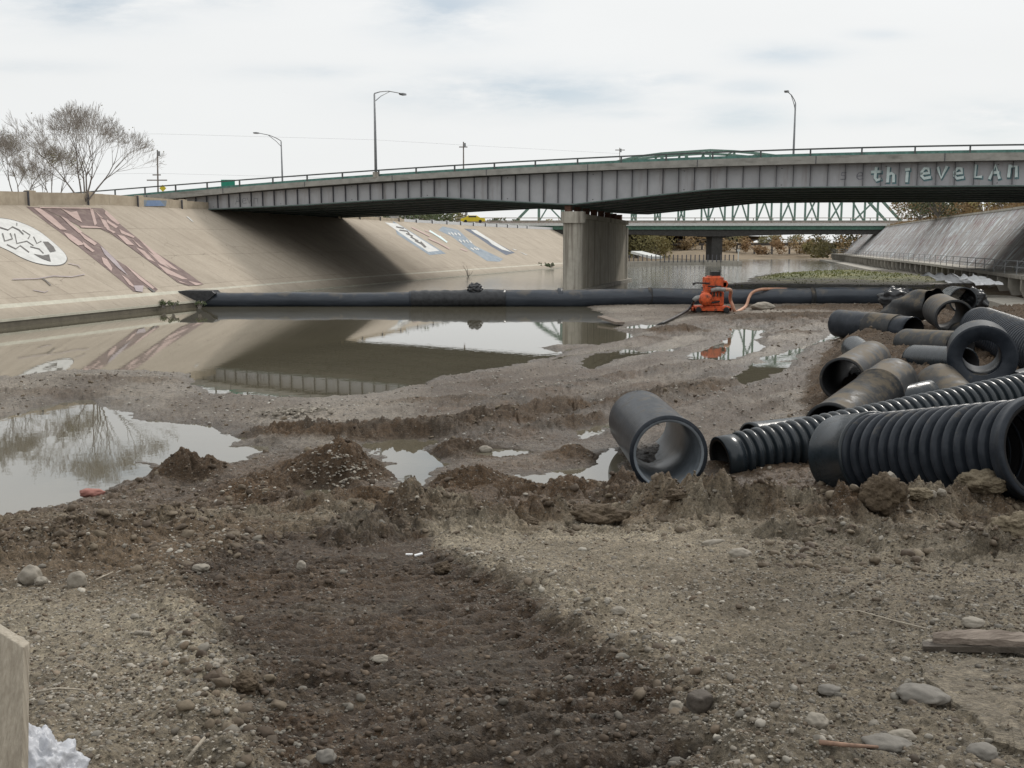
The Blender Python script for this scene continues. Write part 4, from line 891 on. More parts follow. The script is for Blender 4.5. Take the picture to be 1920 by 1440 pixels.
# the tracked path: a trough with cleat ridges
PATH = [(540, 1640), (470, 1440), (400, 1270), (360, 1150), (310, 1075), (430, 1020), (640, 985), (830, 1010), (900, 1060), (1010, 1120), (1150, 1200), (1280, 1290), (1400, 1440), (1500, 1640)]
PP = np.array([gpt(x, y) for x, y in PATH]); dP = np.full(XX.shape, 9.0); m_ = YY < 15; dP[m_] = sdist(PP, XX[m_]+nx1[m_]*.12, YY[m_]+nx2[m_]*.12)
def rdg(f, o, ox): n_ = fbm(wx+ox, wy+ox*.7, f, o, .55); return np.minimum(1, np.abs(n_)*3.6)**.75
churn = np.clip(sst(YY, 9.8, 12.2)*(1-sst(YY, 16.5, 18.5))+sst(ridge_all, .03, .15)+sst(mound, .05, .2)*1.0+.38*np.exp(-(dP/.3)**2)*(YY < 13)+.8*sst(XX/YY, .16, .3)*sst(YY, 7.2, 9.0)+.6*sst(-XX/YY, .12, .3)*sst(YY, 6.5, 9), 0, 1.2)
churn = churn+.7*churned*lowf*np.clip(landk, 0, 1)
churn *= np.where(YY > 14, np.clip(landk, .0, 1), 1)
Z += churn*(.10*(rdg(1.5, 2, 3)-.45)+.050*(rdg(4.2, 2, 13)-.45)+.014*(rdg(12, 2, 23)-.45))
pathk = sst(-dP, -.08, .28)
Z -= pathk*.075
cl = 2.0*np.abs(np.sin(math.pi*(YY-.36*XX+.12*nx1)/.235))**.7-1.2
trk = pathk*(1-sst(YY, 8.5, 10.5))*np.clip(.75+1.2*fbm(XX+5, YY+5, .8, 3), 0, 1)
Z += trk*.066*cl*(1+.5*rough1)
# long ruts further out, running to the upper right
rt = np.sin((XX*.80-YY*.60+nx1*.5)*2*math.pi/1.5)*sst(YY, 18, 21)*(1-sst(YY, 44, 52))*sst(XX, -3, 1.5)*landk
Z += rt*np.clip(.4+.9*fbm(XX+2, YY+6, .22, 3)+.2, 0, 1)*.13+np.where(dW < 50, 0, 0)
# raised bench of dirt under the heap of pipes
BE = np.array([[6.0, 20.3], [7.6, 24], [10.6, 33], [14.3, 42], [17.5, 48], [19, 52], [30, 60], [60, 66], [60, 15], [16, 15.5], [8.5, 18.5]])
dB = sdist(BE, wx, wy); bench = sst(-dB, -.9, .9)*np.interp(YY, [18, 23, 30], [.12, .5, .75]); bench *= (.9+.35*rough1)
Z = np.where(bench > .01, np.maximum(Z, 0)*(1-sst(-dB, -1, 0))+np.maximum(Z, 0)*sst(-dB, -1, 0)*.3+bench, Z)
# grain
amp = (.022+.016*lowf+.045*churned*lowf+.024*near+.016*sst(mound+ridge_all, .05, .3)+.02*sst(bench, .1, .5))*np.where(lowf > .5, np.clip(landk, .28, 1), 1)
Z += rough1*amp*1.0+rough2*amp*.7+rough3*amp*.22*np.clip(1.3-YY/30, 0, 1)*(1-.6*pathk)+fbm(XX+7, YY+3, 75.0, 2, .6)*.002*(1-sst(YY, 6, 12))
Z += (.35*amp)*np.maximum(0, rough2)**2*2
kw = sst(-dW, -.03, .14)*(YY > 14.0); Z = Z*(1-kw)+np.minimum(Z, -.03+.02*rough2)*kw
# colour by what the ground is made of, plus darkening painted in places
def L(*c): return np.array(c)
dry = L(.29, .25, .185); dry2 = L(.20, .168, .122); dark = L(.046, .030, .0175); brown = L(.084, .052, .028); silt = L(.172, .146, .117); wet = L(.060, .046, .033); gravel = L(.225, .195, .155); bencol = L(.054, .035, .020)
n_a = np.clip(.5+1.2*fbm(XX+3, YY+8, .45, 4), 0, 1)[..., None]; n_b = np.clip(.5+1.6*fbm(XX+30, YY+18, 1.3, 5, .6), 0, 1)[..., None]
col = dry*(1-n_a)+dry2*n_a
# lower-right corner of the berm carries vignette-like darkness in its soil colour
kr = (sst(XX/YY, .12, .30)*(1-sst(YY, 11.5, 13)))[..., None]*.55; col = col*(1-kr)+L(.115, .095, .068)*kr
kl = (sst(-XX/YY, .1, .3)*sst(YY, 6.0, 8.5))[..., None]*.75; col = col*(1-kl)+brown*1.15*kl
pk = np.clip(pathk*1.25-.1+.5*(n_b[..., 0]-.5), 0, 1)[..., None]; col = col*(1-pk)+(dark*(1-n_b*.5)+brown*n_b*.5)*pk
tm = (trk*np.clip(-cl*1.3, 0, 1))[..., None]*.9; col = col*(1-tm)+L(.026, .020, .015)*tm  # tread valleys darkened in colour, as moist soil, to bring out the cleat relief
chd = (np.clip(churn, 0, 1)*sst(-rdg(1.5, 2, 3), -.35, .0))[..., None]*.6; col = col*(1-chd)+L(.062, .045, .032)*chd  # darker in the low creases of the churned relief
rk = sst(ridge_all, .06, .22)[..., None]*np.where(YY < 9, .35, .9)[..., None]; col = col*(1-rk)+(brown*.62*(1-n_b)+dry2*.7*n_b)*rk
up = (sst(YY, 11.0, 12.6)*(1-.7*chd[..., 0]))[..., None]*.8; col = col*(1-up)+(brown*(1-n_b)+dry2*n_b*.95)*up
lk = lowf[..., None]; sil = silt*(1-n_b*.5)+gravel*n_b*.5
lcol = sil.copy(); mk = sst(mound, .05, .16)[..., None]; lcol = lcol*(1-mk)+brown*mk
mid = (sst(XX, -2, 2)*(1-sst(YY, 30, 40)))[..., None]*.5; lcol = lcol*(1-mid)+(brown*n_b+silt*.85*(1-n_b))*mid
sa = XX*.80-YY*.60; sb_ = XX*.60+YY*.80; stn = np.clip(.55+2.8*fbm(sa*1.3, sb_*.22, 1.0, 5, .6), 0, 1)
stk = (sst(XX+(YY-20)*.12, -4, 1)*(1-sst(YY, 50, 66)))[..., None]*.92*stn[..., None]; lcol = lcol*(1-stk)+L(.068, .046, .029)*stk
pat = (np.clip(.5+2.6*fbm(XX+70, YY*.6, .35, 4, .6), 0, 1)[..., None])*.6; lcol = lcol*(1-pat)+L(.075, .053, .036)*pat
ck = np.clip(churned*1.5*(.35+1.1*stn), 0, 1)[..., None]*.9; lcol = lcol*(1-ck)+(brown*.95*(1-n_b)+wet*n_b)*ck
nb16 = (1-sst(YY, 18.5, 21.5))[..., None]*.85; lcol = lcol*(1-nb16)+brown*nb16
wk = np.exp(-np.maximum(dW, 0)/.35)[..., None]*.75; lcol = lcol*(1-wk)+wet*wk
col = col*(1-lk)+lcol*lk
bk_ = sst(bench, .03, .16)[..., None]; col = col*(1-bk_)+(bencol*(1-n_b*.6)+brown*n_b*.6)*bk_
rough = .92-.22*pathk-.28*lowf*np.exp(-np.maximum(dW, 0)/.9)*(1-mk[..., 0])-.30*lowf*(1-mk[..., 0])
rough = np.clip(rough, .3, 1); rough = rough*(1-bk_[..., 0])+.97*bk_[..., 0]
colA = np.concatenate([col, rough[..., None]], 2).reshape(-1, 4)
VV = np.stack([XX.ravel(), YY.ravel(), Z.ravel()], 1)
terr = gridmesh('ground', VV, len(Ys), len(Us), MT['soil'], True, col=colA); tag(terr, kind='structure')
def zg(x, y):
    i = int(np.clip(np.searchsorted(Ys, y), 1, len(Ys)-1)); u = x/Ys[i]; j = int(np.clip(round((u+.80)/1.6*(len(Us)-1)), 0, len(Us)-1)); return float(Z[i, j])
def ground_hit(px, py):
    d = ray(px, py); prev = None
    for Y in Ys:
        if Y < 1.5: continue
        z = CH+d[2]/d[1]*Y
        x = d[0]/d[1]*Y
        if z <= zg(x, Y): return Vector((x, Y, zg(x, Y)))
    return atz(px, py, 0)
# ------------------------------------------------------------------ gravel spread over the ground (stuff)
def ico(sub):
    bm = bmesh.new(); bmesh.ops.create_icosphere(bm, subdivisions=sub, radius=1); bm.verts.ensure_lookup_table()
    v = np.array([x.co[:] for x in bm.verts]); f = np.array([[q.index for q in p.verts] for p in bm.faces]); bm.free(); return v, f
def scatter(name, n, sub, smin, smax, wfun, tintfun, mat, seed, power=2.2, sink=.25, jag=.10):
    r = np.random.default_rng(seed); v0, f0 = ico(sub)
    I = r.integers(5, len(Ys)-5, n*8); J = r.integers(90, len(Us)-90, n*8); acc_ = r.random(n*8) < np.gradient(Ys)[I]/np.maximum(np.gradient(Ys)[I], np.minimum(.26, np.maximum(.012, 2.0*(Ys[I]**2+4)/(F*2.6)))); I = I[acc_]; J = J[acc_]
    w = wfun(I, J); keep = r.random(len(I)) < w; I, J = I[keep][:n], J[keep][:n]; n = len(I)
    P = np.stack([XX[I, J], YY[I, J], Z[I, J]], 1); P[:, 0] += r.uniform(-.01, .01, n); 
    s = smin+(smax-smin)*r.random(n)**power
    s = s*np.clip(P[:, 1]/5, .8, 3.2)**.55
    sc3 = np.stack([s*r.uniform(.8, 1.25, n), s*r.uniform(.7, 1.1, n), s*r.uniform(.45, .8, n)], 1)
    th = r.uniform(0, 6.28, n); ct, st = np.cos(th), np.sin(th); tl = r.uniform(-.4, .4, n)
    nd = 1+r.normal(0, jag, (n, len(v0)))
    V = v0[None]*nd[..., None]*sc3[:, None, :]
    V[..., 2] += V[..., 0]*tl[:, None]
    x = V[..., 0]*ct[:, None]-V[..., 1]*st[:, None]; y = V[..., 0]*st[:, None]+V[..., 1]*ct[:, None]
    V = np.stack([x, y, V[..., 2]], -1)+P[:, None, :]; V[..., 2] += (sc3[:, 2]*(.5-sink))[:, None]
    Fc = f0[None]+(np.arange(n)*len(v0))[:, None, None]
    t = tintfun(r, n, P, I, J); colr = np.repeat(np.concatenate([t, np.ones((n, 1))], 1)[:, None], len(v0), 1)
    me = bpy.data.meshes.new(name); me.vertices.add(n*len(v0)); me.vertices.foreach_set('co', V.astype(np.float32).ravel())
    nf = n*len(f0); me.loops.add(nf*3); me.loops.foreach_set('vertex_index', Fc.astype(np.int32).ravel()); me.polygons.add(nf)
    me.polygons.foreach_set('loop_start', (np.arange(nf)*3).astype(np.int32)); me.polygons.foreach_set('use_smooth', np.full(nf, True))
    me.update(calc_edges=True)
    ca = me.color_attributes.new('Col', 'FLOAT_COLOR', 'POINT'); ca.data.foreach_set('color', colr.astype(np.float32).ravel())
    me.materials.append(mat); o = bpy.data.objects.new(name, me); C.objects.link(o); return tag(o, kind='stuff')
gm = vnoise(XX*.7+3, YY*.7+8)
def w_gen(I, J):
    d = dW[I, J]; pkk = pathk[I, J]; m = .25+.9*gm[I, J]**1.5; m = m*(1-.78*pkk); m = np.where((d < .02) & (YY[I, J] > 14), 0, m)
    e = np.exp(-(dP[I, J]/.35)**2); return np.clip(m+.5*e, 0, 1)
def t_gen(r, n, P, I, J):
    k = r.random((n, 1)); base = L(.17, .148, .118)*(1-k)+L(.33, .305, .26)*k; base = base*(1-.5*pathk[I, J][:, None])
    br_ = r.random((n, 1)) < .3; base = np.where(br_, base*L(.55, .47, .40), base); wetk = (lowf[I, J]*.0)[:, None]
    return base*r.uniform(.5, 1.35, (n, 1))*(1-.3*sst(P[:, 0]/P[:, 1], .15, .4)[:, None]*(P[:, 1] < 13)[:, None])  # same lower-right vignette darkening put into the gravel colour
scatter('gravel', 120000, 1, .0028, .011, w_gen, t_gen, MT['pebble'], 3, 2.0)
scatter('gravel', 4200, 2, .010, .026, w_gen, t_gen, MT['pebble'], 4, 2.6)
def w_edge(I, J):
    a = np.exp(-((dP[I, J]-.05)/.22)**2)*(YY[I, J] < 12); b = sst(ridge_all[I, J], .05, .2)*(YY[I, J] < 16)*.25
    return np.clip(a*gm[I, J]*1.3+b*.6, 0, 1)
scatter('cobbles', 1500, 2, .013, .034, w_edge, t_gen, MT['pebble'], 5, 2.2)
def w_mud(I, J):
    return np.clip(.22*pathk[I, J]+sst(ridge_all[I, J]+mound[I, J]+bench[I, J]*.6, .06, .2), 0, 1)*(.2+.8*gm[I, J])*((dW[I, J] > .05) | (YY[I, J] < 14))
def t_mud(r, n, P, I, J):
    k = r.random((n, 1)); return L(.045, .032, .022)*(1-k)+L(.115, .085, .058)*k
def w_clod(I, J): return np.clip(churn[I, J]-.15, 0, 1)*(gm[I, J]**1.5)*((dW[I, J] > .1) | (YY[I, J] < 14))*.8
def t_clod(r, n, P, I, J):
    k = r.random((n, 1)); return L(.060, .043, .030)*(1-k)+L(.155, .125, .088)*k
scatter('mud_clods', 14000, 2, .010, .046, w_clod, t_clod, MT['pebble'], 16, 3.0, .35, .17)
gp = np.zeros(XX.shape)
for (x_, y_, a_, b_) in [(100, 745, 7, 2.2), (300, 715, 7, 1.5), (900, 715, 4, 2.2), (980, 730, 4, 2), (700, 770, 3, 1.5), (1250, 622, 5, 1.6), (560, 800, 3, .7), (640, 870, .8, .5), (900, 830, 2, .5), (1350, 760, 5, 3)]:
    c_ = atz(x_, y_, 0); gp = np.maximum(gp, np.exp(-((XX-c_.x)/a_)**2-((YY-c_.y)/b_)**2))
def w_far(I, J): return np.clip(.10+gp[I, J]*1.1, 0, 1)*(.25+gm[I, J])*(YY[I, J] > 14)*(dW[I, J] > .12)*(bench[I, J] < .2)
def t_far(r, n, P, I, J):
    k = r.random((n, 1))**1.4; return L(.13, .115, .098)*(1-k)+L(.42, .40, .36)*k
scatter('gravel', 26000, 1, .010, .026, w_far, t_far, MT['pebble'], 9, 2.2)
scatter('mud_crumbs', 26000, 1, .006, .026, w_mud, t_mud, MT['pebble'], 6, 2.8, .25, .2)
# ------------------------------------------------------------------ pipes
def ribbed(Lg, Rr, pitch=.21, amp=.055, c0=.35, c1=.35, collar=0.0):
    """outer profile of a corrugated pipe: plain ends, ribs between"""
    P = [(0, Rr-.03), (0, Rr+.0), (c0*.5, Rr), (c0, Rr-.01)]
    n = max(1, int((Lg-c0-c1)/pitch)); p = (Lg-c0-c1)/n
    for k in range(n):
        b = c0+k*p
        for a, q in ((.02, -1.1), (.12, -1.15), (.26, -1.1), (.33, -.5), (.38, .3), (.46, .85), (.58, 1.0), (.72, 1.0), (.84, .85), (.92, .3), (.97, -.5)): P.append((b+a*p, Rr-amp*.4+amp*q))
    return P+[(Lg-c1, Rr-.01), (Lg, Rr), (Lg, Rr-.03)]
def plain(Lg, Rr, lip=.0, seams=()):
    P = [(0, Rr-.04), (0, Rr+lip), (.10, Rr+lip), (.13, Rr+lip*.3), (.2, Rr)]
    for q in seams: P += [(q*Lg-.06, Rr), (q*Lg-.05, Rr+.028), (q*Lg+.05, Rr+.028), (q*Lg+.06, Rr)]
    return P+[(Lg-.2, Rr), (Lg, Rr), (Lg, Rr-.04)]
GP = 'black plastic drainage pipes heaped on the right'
def pipe(a, b, Rr, label, style='plain', mat='hdpe', inner='hdpe_dark', wall=.055, collars=(), name='plastic_pipe', warp=None, lip=.0, group=GP, pitch=.21, amp=.055, seams=(), c0=.35, c1=.35):
    a, b = Vector(a), Vector(b); Lg = (b-a).length; ax = (b-a).normalized()
    t = thing(name, a, label, 'pipe', group)
    pr = ribbed(Lg, Rr, pitch, amp, c0, c1) if style == 'ribbed' else plain(Lg, Rr, lip, seams)
    m = MB(); m.lathe(a, ax, pr, 56, warp=warp); m.build('body', MT[mat], t, smooth=True)
    ri = Rr-wall-(.0 if style == 'plain' else .03)
    m = MB(); m.lathe(a, ax, [(0, Rr-.035), (0.0, ri), (.04, ri), (.05, ri+.012), (.2, ri+.012), (.21, ri), (Lg*.5, ri), (Lg, ri), (Lg, Rr-.035)][::-1], 56, warp=warp); m.build('lining', MT[inner], t, smooth=True)
    for (c0_, c1_, dr, mm) in collars:
        m = MB(); r = Rr+dr; c = (c0_, c1_); m.lathe(a, ax, [(c[0], r-.05), (c[0], r), (c[0]+.02, r+.012), (c[0]+.06, r+.012), (c[0]+.08, r), (c[1]-.05, r), (c[1]-.02, r+.008), (c[1], r), (c[1], r-.05)], 56, warp=warp); m.build('collar', MT[mm], t, smooth=True)
    return t
def PY(px, py, Y): return atY(px, py, Y)
# lone pipe stump on the mud
pipe(PY(1254, 852, 17.3), PY(1199, 789, 21.2), .67, 'short smooth black pipe lying alone on the mud, its pale grey lining facing us', mat='hdpe', inner='hdpe_in', wall=.085, lip=.03, name='plastic_pipe', group=GP)
# long thin ribbed pipe and the big ribbed one in front
pipe(PY(1350, 862, 19.0), PY(2010, 722, 21.2), .46, 'long thin ribbed black pipe stretching back to the right, narrow mouth at left', 'ribbed', 'hdpe_clean', c0=.36, pitch=.19, amp=.046)
def vlen(a, b): return (b-a).length
a, b = PY(1580, 855, 17.5), PY(1952, 842, 13.4)
pipe(b, a, .69, 'big ribbed black pipe in front at right with a wide dark open mouth', 'ribbed', 'hdpe', wall=.05, collars=((vlen(a, b)-.95, vlen(a, b)-.02, .055, 'hdpe_clean'), (-.05, .16, .05, 'hdpe')), pitch=.235, amp=.058, c0=.2, c1=.9)
# the heap
pipe(PY(1558, 806, 21.1), PY(1676, 714, 24.6), .59, 'dusty smooth pipe slanting up to the right, mouth hidden behind the thin ribbed pipe', mat='hdpe_dusty', lip=.02, seams=(.72,))
pipe(PY(1579, 712, 25.2), PY(1634, 674, 29.0), .555, 'dusty pipe stump with a large black open mouth at the left edge of the heap', mat='hdpe_dusty', lip=.02)
pipe(PY(1572, 606, 45.0), PY(1712, 622, 41), .62, 'smooth dark pipe at the back left of the heap, pointing at the water', mat='hdpe', collars=((2.0, 3.6, .03, 'hdpe_dusty'),))
pipe(PY(1700, 645, 36), PY(1800, 652, 33), .56, 'short dusty tan pipe behind the bluish one in the middle of the heap', mat='hdpe_dusty')
pipe(PY(1716, 675, 32), PY(1808, 682, 29.5), .50, 'short bluish black pipe left of the thick ring, in the middle of the heap', mat='hdpe_clean')
pipe(PY(1830, 800, 22.9), PY(1757, 722, 25.6), .60, 'dusty pipe end rising behind the thin ribbed pipe, below the thick ring', mat='hdpe_dusty')
pipe(PY(1850, 800, 22.6), PY(1785, 750, 24.4), .50, 'bluish grey pipe end half hidden behind the thin ribbed pipe', mat='hdpe_clean')
pipe(PY(1842, 671, 25.6), PY(1836, 655, 27.4), .83, 'thick short black ring of pipe one can look right through', mat='hdpe', inner='hdpe', wall=.36, lip=.02)
pipe(PY(1985, 690, 30), PY(1880, 672, 33), .48, 'tan dusty pipe seen behind the thick ring at the right edge', mat='hdpe_dusty')
pipe(PY(1790, 597, 37.6), PY(1762, 581, 41.5), .68, 'dusty tan pipe with an upright open mouth near the top of the heap', mat='hdpe_dusty', inner='hdpe_dark', wall=.07, lip=.03)
pipe(PY(1806, 563, 42.5), PY(1786, 559, 46), .56, 'dark open pipe mouth topmost at the back of the heap', mat='hdpe_clean', wall=.06)
pipe(PY(1838, 612, 36.5), PY(1985, 672, 27.5), .72, 'fat ribbed dark pipe running out of the picture at the right, behind the ring', 'ribbed', 'hdpe', pitch=.24, amp=.04)
pipe(PY(1406, 828, 21.0), PY(1540, 812, 21.8), .42, 'smooth pipe mostly hidden behind the left end of the thin ribbed pipe', mat='hdpe_clean')
pipe(PY(1668, 752, 23.5), PY(1745, 735, 24.0), .3, 'small bluish pipe stub squeezed between the dusty pipes and the thin ribbed pipe', mat='hdpe_clean')
pipe(PY(1600, 652, 32), PY(1650, 690, 29.5), .4, 'bluish pipe end just behind the stump with the black mouth', mat='hdpe_clean')
pipe(PY(1880, 640, 34), PY(1800, 628, 38), .5, 'dusty pipe lying just behind the upper rim of the thick ring', mat='hdpe_dusty')
pipe(PY(1640, 742, 25.6), PY(1600, 700, 30), .42, 'dark pipe squeezed between the stump and the slanting dusty pipe', mat='hdpe_clean')
pipe(PY(1900, 735, 26.5), PY(2010, 700, 29), .55, 'dark smooth pipe at the right border, right above the thin ribbed pipe', mat='hdpe')
# crushed tan pipe at the back, and torn black sheeting
cr = thing('crushed_pipe', PY(1690, 585, 47), 'crushed and torn dusty pipe lying behind the heap at the end of the dam', 'pipe', GP)
def crush(d, th): return 1-.28*abs(math.sin(th*1.0+.5))*(.6+.4*math.sin(d*2.1))+.07*math.sin(th*5+d*3)
m = MB(); a, b = PY(1655, 590, 46), PY(1752, 566, 43); Lc = (b-a).length; m.lathe(a, b-a, [(Lc*k/14, .72*(.35+.65*min(1, k/5))) for k in range(15)], 36, warp=crush); m.build('body', MT['hdpe_dusty'], cr, smooth=True)
m = MB(); m.lathe(a, b-a, [(Lc*k/14, .66*(.35+.65*min(1, k/5))) for k in range(14, -1, -1)], 36, warp=crush); m.build('lining', MT['hdpe_dark'], cr, smooth=True)
def rag(name, c, size, label, mat, seed, cat, group=None, flat=.5, thin=.0):
    r = random.Random(seed); bm = bmesh.new(); bmesh.ops.create_icosphere(bm, subdivisions=5, radius=1)
    ph = [r.uniform(0, 6) for _ in range(9)]
    for v in bm.verts:
        p = v.co.normalized(); k = .85+.55*mnoise.ridged_multi_fractal(p*1.1+Vector((ph[0], ph[1], ph[2])), 1.0, 2.2, 4, .8, 2.0)*.35+.25*mnoise.noise(p*2.5+Vector((ph[3], 0, 0)))
        v.co = Vector((p.x*size[0]*k, p.y*size[1]*k, p.z*size[2]*k))
    m = MB(); m.add([v.co+Vector(c) for v in bm.verts], [tuple(v.index for v in f.verts) for f in bm.faces]); bm.free()
    return tag(m.build(name, MT[mat], None, c, smooth=True), label, cat, group)
rag('plastic_sheeting', PY(1678, 560, 62), (1.1, .6, .7), 'bunched black plastic sheeting at the right end of the dam pipe', 'wrap', 3, 'sheeting')
rag('plastic_sheeting', PY(1826, 566, 43.5), (.62, .5, .58), 'black torn plastic draped beside the topmost pipe mouth', 'wrap', 5, 'sheeting')
def sheet_obj(name, px, py, z, w, d, label, seed):
    c = atz(px, py, z); r = random.Random(seed); m = MB(); n = 12
    V = [(c.x+(i/n-.5)*w*(1+.12*math.sin(j*1.7)), c.y+(j/n-.5)*d*(1+.1*math.sin(i*1.3)), c.z+.05+.5*j/n+.16*math.sin(i*1.3+seed)*math.sin(j*.9)+.06*r.random()) for j in range(n+1) for i in range(n+1)]
    m.add(V, [(j*(n+1)+i, j*(n+1)+i+1, (j+1)*(n+1)+i+1, (j+1)*(n+1)+i) for j in range(n) for i in range(n)])
    o = m.build(name, MT['sheet'], None, c, smooth=True); sl = o.modifiers.new('thickness', 'SOLIDIFY'); sl.thickness = .03
    return tag(o, label, 'sheet')
sheet_obj('plastic_sheet', 1779, 530, 1.45, 2.2, 5.0, 'white plastic sheet lying behind the heap of pipes, left one of two', 1)
sheet_obj('plastic_sheet', 1833, 533, 1.5, 1.7, 4.2, 'smaller white plastic sheet right of the other behind the pipes', 4)
# ------------------------------------------------------------------ the dam: big pipes laid across the river
YD = 71.0
dl, dr = PY(352, 560, YD), PY(900, 559, YD)
m = MB(); a = Vector((dl.x-1.2, YD, .44)); b = Vector((PY(870, 560, YD).x, YD, .46)); n = 30
pts = [a.lerp(b, k/n)+Vector((0, 0, .02*math.sin(k*.6))) for k in range(n+1)]
m.tube(pts, [.53+.012*math.sin(k*1.7) for k in range(n+1)], 40)
dm = thing('dam_pipe', (a.x, YD, 0), 'left thinner black pipe of the dam, its end wedged against the sloping bank', 'pipe', 'black pipes damming the river'); m.build('body', MT['damp_'], dm, smooth=True)
# flap of sheeting over the bank end: follows the slope of the bank
m = MB(); fl = [(331, 546), (350, 544.5), (397, 545), (404, 551), (392, 562), (370, 574), (358, 568), (345, 557)]
q = [atY(x, y, YD-.72) for x, y in fl]; nq = len(q)
m.add(q+[p+Vector((0, 1.5, 0)) for p in q], [tuple(range(nq-1, -1, -1)), tuple(range(nq, 2*nq))]+[(i, (i+1) % nq, nq+(i+1) % nq, nq+i) for i in range(nq)])
m.build('sheeting_flap', MT['wrap'], dm, bevel=.05)
m = MB(); a = Vector((PY(768, 560, YD).x, YD, .5)); b = Vector((PY(1712, 559, YD).x, YD+.5, .66)); n = 60
def rr(k): x = k/n; return .56+.09*sst(np.array(x), .05, .2)+.01*math.sin(k*2.1)
pts = [a.lerp(b, k/n)+Vector((0, .05*math.sin(k*.23), .02*math.sin(k*.9)+.045*math.sin(k*.27))) for k in range(n+1)]
m.tube(pts, [float(rr(k)) for k in range(n+1)], 44)
dm2 = thing('dam_pipe', (a.x, YD, 0), 'right thicker black pipe of the dam, running behind the orange pump', 'pipe', 'black pipes damming the river'); m.build('body', MT['damp_'], dm2, smooth=True)
m = MB(); a = Vector((PY(772, 560, YD).x, YD, .5)); b = Vector((PY(948, 560, YD).x, YD, .56)); n = 26
pts = [a.lerp(b, k/n) for k in range(n+1)]; m.tube(pts, [.615+.028*math.sin(k*2.2)+.018*math.sin(k*5.1) for k in range(n+1)], 40); m.build('sheeting_sleeve', MT['wrap'], dm2, smooth=True)
m = MB(); a = Vector((PY(1046, 560, YD).x, YD+.2, .62)); m.tube([a, a+Vector((.35, 0, 0))], .665, 44); m.build('joint_band', MT['damp_'], dm2, smooth=True)
for jx in (1215, 1520):
    m = MB(); a = Vector((PY(jx, 560, YD).x, YD+.3, .63)); m.tube([a, a+Vector((.3, 0, 0))], .69, 44); m.build('joint_band', MT['hdpe_dusty'], dm2, smooth=True)
rag('plastic_bundle', PY(890, 541, YD), (.55, .45, .42), 'black crumpled bundle sitting on top of the dam pipe near its middle', 'wrap', 8, 'bundle')
# ------------------------------------------------------------------ orange pump
pc = ground_hit(1335, 590); pc = Vector((atY(1335, 590, 60.5).x, 60.5, max(zg(atY(1335, 590, 60.5).x, 60.5)-.05, .03)))
pmz = pc.z
pu = thing('water_pump', pc, 'bright orange engine driven water pump on a skid in front of the dam pipe', 'pump')
def pb(x, y, z, sx, sy, sz): return (Vector((pc.x+x, pc.y+y, pmz+z)), (sx, sy, sz))
m = MB(); m.box(*pb(-.1, -.5, .22, 2.35, .16, .2)); m.box(*pb(-.1, .5, .22, 2.35, .16, .2)); m.box(*pb(-1.2, 0, .22, .16, 1.16, .2)); m.box(*pb(1.0, 0, .22, .16, 1.16, .2)); m.box(*pb(-.1, 0, .36, 2.1, 1.0, .08)); m.build('skid', MT['orange'], pu, bevel=.02)
m = MB(); m.box(*pb(0, 0, .85, 1.25, .8, .85)); m.box(*pb(-.05, -.05, 1.4, 1.0, .7, .4)); m.box(*pb(.1, -.42, .95, .5, .12, .5)); m.build('engine', MT['orange'], pu, bevel=.06)
m = MB(); m.box(*pb(.0, 0, 1.85, 1.15, .8, .62)); m.box(*pb(0.02, 0, 2.17, .8, .6, .12)); m.build('hood', MT['orange'], pu, bevel=.12)
m = MB(); m.box(*pb(.55, -.1, 1.7, .5, .5, .35)); m.tube([pb(.62, -.35, 1.75, 0, 0, 0)[0], pb(.62, .2, 1.75, 0, 0, 0)[0]], .24, 14); m.build('air_tank', MT['orange'], pu, bevel=.04)
m = MB(); m.box(*pb(.12, 0, 2.34, .55, .5, .3)); m.build('radiator_cap', MT['black'], pu, bevel=.02)
m = MB(); m.tube([pb(.42, .1, 2.2, 0, 0, 0)[0], pb(.42, .1, 2.55, 0, 0, 0)[0]], .05, 8); m.build('exhaust', MT['black'], pu)
m = MB(); m.tube([pb(-.3, -.45, 1.78, 0, 0, 0)[0], pb(-1.1, -.45, 1.82, 0, 0, 0)[0], pb(-1.3, -.45, 1.74, 0, 0, 0)[0]], [.05, .05, .09], 8); m.build('crank_handle', MT['black'], pu)
m = MB(); m.lathe(pb(-.55, -.55, .85, 0, 0, 0)[0], (0, -1, 0), [(0, .0), (0, .38), (.12, .42), (.3, .36), (.34, .12), (.34, 0)], 24); m.build('pump_housing', MT['orange'], pu, smooth=True)
m = MB(); m.tube([pb(-.7, -.6, .95, 0, 0, 0)[0], pb(-1.1, -.6, .9, 0, 0, 0)[0], pb(-1.25, -.6, .75, 0, 0, 0)[0]], .15, 12); m.build('suction_fitting', MT['greymetal'], pu, smooth=True)
m = MB(); m.tube([pb(-.2, -.5, 1.35, 0, 0, 0)[0], pb(.2, -.6, 1.45, 0, 0, 0)[0], pb(.65, -.6, 1.4, 0, 0, 0)[0]], .13, 12); m.build('discharge_fitting', MT['greymetal'], pu, smooth=True)
m = MB()
for k in range(5): m.box(*pb(-.4+.2*k, -.46, 1.12, .09, .14, .24))
m.build('cylinder_fins', MT['black'], pu)
m = MB(); m.tube([pb(-.45, -.47, .7, 0, 0, 0)[0], pb(-.1, -.5, .62, 0, 0, 0)[0], pb(.35, -.48, .7, 0, 0, 0)[0]], .05, 8); m.tube([pb(-.4, -.5, 1.62, 0, 0, 0)[0], pb(.4, -.5, 1.6, 0, 0, 0)[0]], .04, 8); m.build('fuel_line', MT['black'], pu)
